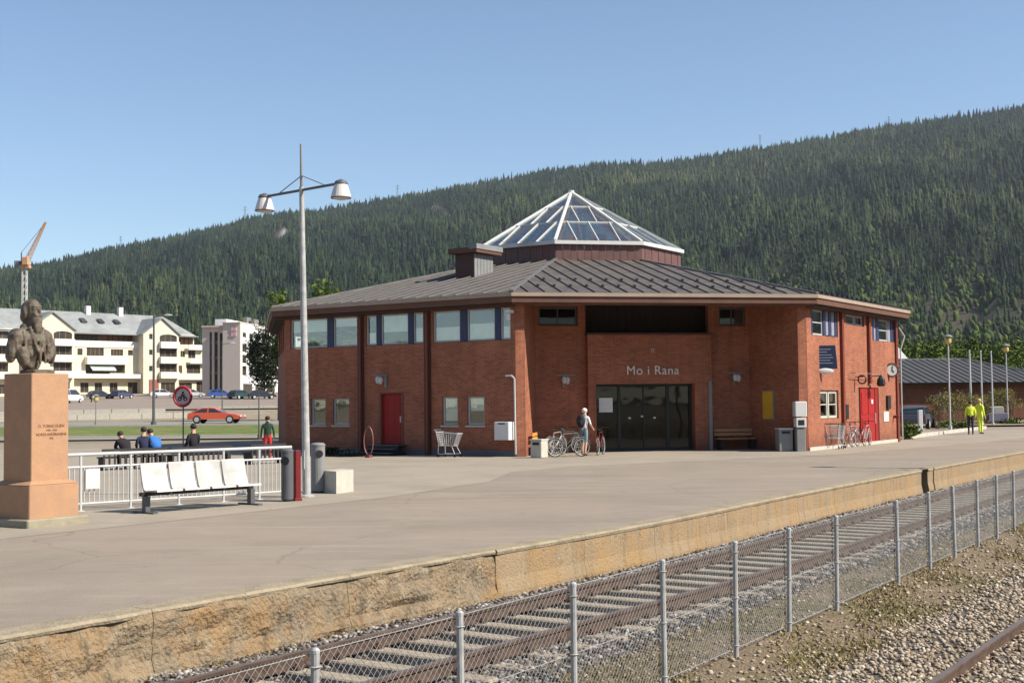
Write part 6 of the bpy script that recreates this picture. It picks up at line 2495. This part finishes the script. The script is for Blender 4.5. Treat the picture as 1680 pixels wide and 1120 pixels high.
for i in range(34):
    a, b = -.7 + i * (19.0 / 34), -.7 + (i + 1) * (19.0 / 34) - .015
    rx0, rx1 = 5.5, 13.5

    def top(x):
        if x < rx0:
            f = (x + .7) / (rx0 + .7)
        elif x > rx1:
            f = (18.3 - x) / (18.3 - rx1)
        else:
            f = 1
        return max(0.0, min(1.0, f))
    fa, fb = top(a), top(b)
    g = MB().add([(a, -.7, 3.06), (b, -.7, 3.06), (b, -.7 + 7.7 * fb, 3.06 + 1.9 * fb), (a, -.7 + 7.7 * fa, 3.06 + 1.9 * fa)], [(0, 1, 2, 3)])
    g.bar((a, -.7, 3.09), (a, -.7 + 7.7 * fa + .01, 3.09 + 1.9 * fa), .05, .05)
    obj('roof_sheet', g, RT, lb)
g = MB().add([(-.7, -.7, 3.05), (rx0, 7, 4.95), (-.7, 14.7, 3.05), (rx1, 7, 4.95), (18.3, -.7, 3.05), (18.3, 14.7, 3.05)], [(0, 1, 2), (3, 4, 5), (2, 1, 3, 5)])
obj('roof', g, RT, lb)
obj('ridge_cap', MB().bar((rx1, 7, 4.98), (18.3, -.7, 3.1), .2, .1).bar((rx0, 7, 4.98), (rx1, 7, 4.98), .2, .1), M_MGREY, lb)
lb2 = bpy.data.objects.new('far_shed', None)
COL.objects.link(lb2)
lb2.matrix_world = Matrix.Translation((47.5, 128, 0)) @ RZ(R(10))
tag(lb2, 'small building with pale roof at the right edge behind the low brick one', 'building')
obj('wall', MB().box(0, 16, 0, 8, .5, 4.0), M_BEIGE, lb2)
obj('roof', MB().add([(-.5, -.5, 4.01), (16.5, -.5, 4.01), (16.5, 4, 5.6), (-.5, 4, 5.6), (-.5, 8.5, 4.01), (16.5, 8.5, 4.01)], [(0, 1, 2, 3), (3, 2, 5, 4), (0, 3, 4), (1, 5, 2)]), M_MGREY, lb2)
tr_ = thing('small_turret', 'small white pyramid roof peeping out right of the station eave', 'turret', (33.1, 110, 0))
obj('shaft', MB().box(-.7, .7, -.7, .7, 0, 4.7), M_DKGREY, tr_)
obj('spire', MB().add([(-.8, -.8, 4.7), (.8, -.8, 4.7), (.8, .8, 4.7), (-.8, .8, 4.7), (-.3, 0, 6.4)], [(0, 1, 4), (1, 2, 4), (2, 3, 4), (3, 0, 4), (3, 2, 1, 0)]), M_WHITE, tr_)

# crane far left
cr = thing('tower_crane', 'tower crane with raised orange jib behind the apartments', 'crane', (-113.3, 300, 5))
g = MB()
for x in (-.45, .45):
    for y in (-.45, .45):
        g.tube((x, y, 0), (x, y, 29.3), .12, 5)
for i in range(19):
    z = i * 1.55
    for (a, b) in (((-.45, -.45), (.45, -.45)), ((.45, -.45), (.45, .45)), ((.45, .45), (-.45, .45)), ((-.45, .45), (-.45, -.45))):
        g.tube((*a, z), (*b, z + 1.55), .07, 4)
obj('mast', g, M_LGREY, cr)
OR = mat('crane_orange', (.50, .28, .14), .6, .1)
g = MB()
g.box(-1.0, 1.2, -.8, .8, 29.3, 30.0)
obj('slewing_platform', g, OR, cr)
obj('cab', MB().cbox(-.2, 1.2, -1.5, -.1, 30.0, 31.8, .1), OR, cr)
g = MB()
b0, b1 = Vector((0, 0, 30)), Vector((4.8, 0, 40))
ax = (b1 - b0).normalized()
sx = Vector((0, 1, 0))
ux = ax.cross(sx).normalized()
for s_ in (-1, 1):
    for u_ in (-1, 1):
        g.tube(b0 + sx * s_ * .5 + ux * u_ * .5, b1 + sx * s_ * .2 + ux * u_ * .15, .09, 5)
for i in range(10):
    p, q_ = b0.lerp(b1, i / 10), b0.lerp(b1, (i + 1) / 10)
    for s_ in (-1, 1):
        g.tube(p + sx * s_ * .4 + ux * (.45 - i * .03), q_ + sx * s_ * .35 - ux * (.4 - i * .03), .06, 4)
    g.tube(p + sx * .4 + ux * (.45 - i * .03), q_ - sx * .4 + ux * (.42 - i * .03), .06, 4)
obj('jib', g, OR, cr)
obj('counterweight', MB().box(-2.2, -1.0, -.8, .8, 29.3, 31.0), M_MGREY, cr)
obj('hoist_rope', MB().tube((-.8, 0, 33), tuple(b1), .05, 4).tube((-.8, 0, 30), (-.8, 0, 33), .15, 5), M_DKGREY, cr)

# power masts on the skyline
for i, (px_, pz, az_) in enumerate([(-909.9, 0, 0), (-619.8, 0, 0), (-263.8, 0, 0), (585.4, 0, 0), (887.7, 0, 0)]):
    y = 3000.0
    rr, aa = math.hypot(px_, y), math.degrees(math.atan2(px_, y))
    zz = float(hill_z(np.array([aa]), np.array([rr]))[0])
    lbz = ['power mast on the low left end of the ridge', 'power mast on the ridge left of the platform lamp', 'power mast on the ridge above the left slope of the station roof',
           'power mast on the ridge above the right half of the station', 'power mast highest up on the right part of the ridge'][i]
    t = thing('power_mast', lbz, 'power mast', (px_, y, zz - 2), 0, 'power masts along the ridge')
    g = MB()
    for s_ in (-1, 1):
        g.tube((s_ * 3, 0, 0), (s_ * .5, 0, 46), .5, 5, .3)
    for k in range(7):
        z = k * 6.4
        w_ = 3 - 2.5 * z / 46
        g.tube((-w_, 0, z), (w_ * .85, 0, z + 6.4), .25, 4)
    obj('lattice', g, M_DKGREY, t)
    obj('cross_arm', MB().tube((-5, 0, 38), (5, 0, 38), .35, 4).tube((-4, 0, 44), (4, 0, 44), .35, 4), M_DKGREY, t)

# ------------------------------------------------------------------ trees and shrubs
tree('dark_tree', 'tall dark tree in front of the white office face, left of the station', 'tree', at(-38.9, 203, -.1), 12.3, (3.3, 3.3, 5.4), 6.6, M_LFD, 6500, .20, 11)
tree('birch_tree', 'bright green tree top showing above the left end of the station roof', 'tree', at(-16.4, 112, 0), 12.2, (2.6, 2.6, 4.6), 7.9, M_LF, 2200, .22, 12)
tree('birch_tree', 'green tree top just left of the station roof corner', 'tree', at(-20.2, 112, 0), 11.0, (1.3, 1.3, 3.2), 8.4, M_LF, 1200, .2, 13)
grp = 'leafy trees behind the low brick building'
lbs = ['leafy tree just right of the station eave', 'low leafy tree second from the station eave', 'leafy tree left of the amber lamp head', 'leafy tree right behind the amber lamp head', 'bright leafy tree left of the flagpole tops',
       'bright leafy tree behind the flagpole tops', 'leafy tree right of the flagpole tops', 'round leafy tree by the dull lamp head', 'leafy tree at the right edge above the pale roof',
       'tall leafy tree at the far right edge']
for i, (px_, top_y, d) in enumerate([(1492, 545, 135), (1515, 552, 128), (1535, 548, 140), (1560, 553, 130), (1585, 540, 150), (1605, 548, 132), (1630, 552, 140), (1652, 548, 128), (1672, 560, 150), (1700, 545, 135)]):
    x = (px_ - 840) / FOC * d
    h_ = 2 + (648.5 - top_y) / FOC * d - ground_h(0, d)
    tree('leafy_tree', lbs[i], 'tree', at(x, d, 0), h_, (h_ * .42, h_ * .42, h_ * .42), h_ * .55, M_LF, 2600, .17, 30 + i, grp)


def bare_shrub(label, loc, h, seed, group):
    t = thing('bare_shrub', label, 'shrub', loc, 0, group)
    q = random.Random(seed)
    g = MB()
    for i in range(26):
        a = q.uniform(0, 6.28)
        r0, r1 = q.uniform(0, .25), q.uniform(.3, 1.0)
        p0 = (r0 * math.cos(a), r0 * math.sin(a), 0)
        p1 = (r1 * .55 * math.cos(a), r1 * .55 * math.sin(a), h * .55)
        p2 = (r1 * math.cos(a) + q.uniform(-.15, .15), r1 * math.sin(a), h * q.uniform(.8, 1.0))
        g.tube(p0, p1, .018, 4, .013)
        g.tube(p1, p2, .013, 4, .006)
        g.tube(p1, (p2[0] * .6, p2[1] * .6 + .2, h * q.uniform(.7, .95)), .01, 4, .004)
    obj('stems', g, mat('shrub_bark', (.22, .15, .09), .9), t)
    V, F, T = leafcloud(1100, (0, 0, h * .66), (1.05, 1.05, h * .36), .05, seed)
    link('leaves', npmesh('leaves', V, F, [M_LFY], T), t)
    return t


gp = 'yellowish shrubs before the low brick building'
for i, (px_, d, h_, lab) in enumerate([(1537, 82, 2.3, 'yellowish bare shrub left of the amber lamp post'), (1563, 84, 2.5, 'yellowish bare shrub right of the amber lamp post'), (1585, 86, 2.3, 'yellowish shrub behind the two workers'),
                                       (1612, 88, 2.2, 'yellowish shrub right behind the worker in all yellow'), (1636, 91, 2.7, 'fuller yellowish shrub between flagpoles and the dull lamp post'),
                                       (1655, 90, 2.5, 'rightmost yellowish shrub by the dull lamp post')]):
    bare_shrub(lab, ((px_ - 840) / FOC * d, d, .02), h_, 60 + i, gp)
for nm, lab, loc, r_, n_, s_ in (('green_bush', 'bright green bush at the right corner of the station', (19.0, 62.6, .35), (.75, .7, .5), 900, 71), ('green_bush', 'low green bush beside the white kerb', (27.6, 80.5, .3), (1.2, .6, .35), 700, 72),
                                 ('green_bush', 'low green bush under the rightmost yellowish shrub', (33.9, 88.2, .35), (1.3, .8, .4), 700, 73)):
    V, F, T = leafcloud(n_, (0, 0, 0), r_, .07, s_)
    o = link(nm, npmesh(nm, V, F, [M_LF], T))
    o.location = loc
    tag(o, lab, 'bush', 'low green bushes by the kerb')
# planting bed kerb, white post, grey container
g = MB()
for i in range(12):
    a, b = Vector((19.6, 64.0)), Vector((29.5, 81.0))
    p, q_ = a.lerp(b, i / 12), a.lerp(b, (i + .97) / 12)
    g.bar((p.x, p.y, .09), (q_.x, q_.y, .09), .22, .18)
obj('kerb', g, M_CONC, kind='structure')
o = obj('white_post', MB().cbox(-.12, .12, -.12, .12, 0, 1.25, .02).box(-.2, .2, -.16, .16, 0, .08), M_WHITE)
o.location = (24.75, 78.7, 0)
tag(o, 'short white post standing beside the grey car', 'post')
ct = thing('platform_cart', 'small lilac grey luggage cart standing right of the two workers', 'cart', (33.0, 88.6, 0), R(10))
obj('tray', MB().cbox(-.75, .75, -.4, .4, .35, .9, .05), mat('cart_lilac', (.09, .085, .13), .6), ct)
obj('cover', MB().cbox(-.6, .5, -.35, .35, .91, 1.35, .08), M_MGREY, ct)
for x in (-.5, .5):
    for y in (-.41, .33):
        obj('wheel', MB().lathe((x, y, .18), [(.18, 0), (.18, .08)], 12, axis='Y'), M_TYRE, ct)

# ------------------------------------------------------------------ the air
hz = MB().box(-4300, 4300, -4300, 4300, -3, 820)
mh = bpy.data.materials.new('haze_air')
mh.use_nodes = True
nt = mh.node_tree
nt.nodes.remove(nt.nodes['Principled BSDF'])
pv = nt.nodes.new('ShaderNodeVolumePrincipled')
pv.inputs['Color'].default_value = (.80, .88, 1.0, 1)
pv.inputs['Density'].default_value = 0.000045
pv.inputs['Anisotropy'].default_value = 0.2
nt.links.new(pv.outputs[0], nt.nodes['Material Output'].inputs['Volume'])
o = obj('haze', hz, mh)
o['kind'] = 'stuff'
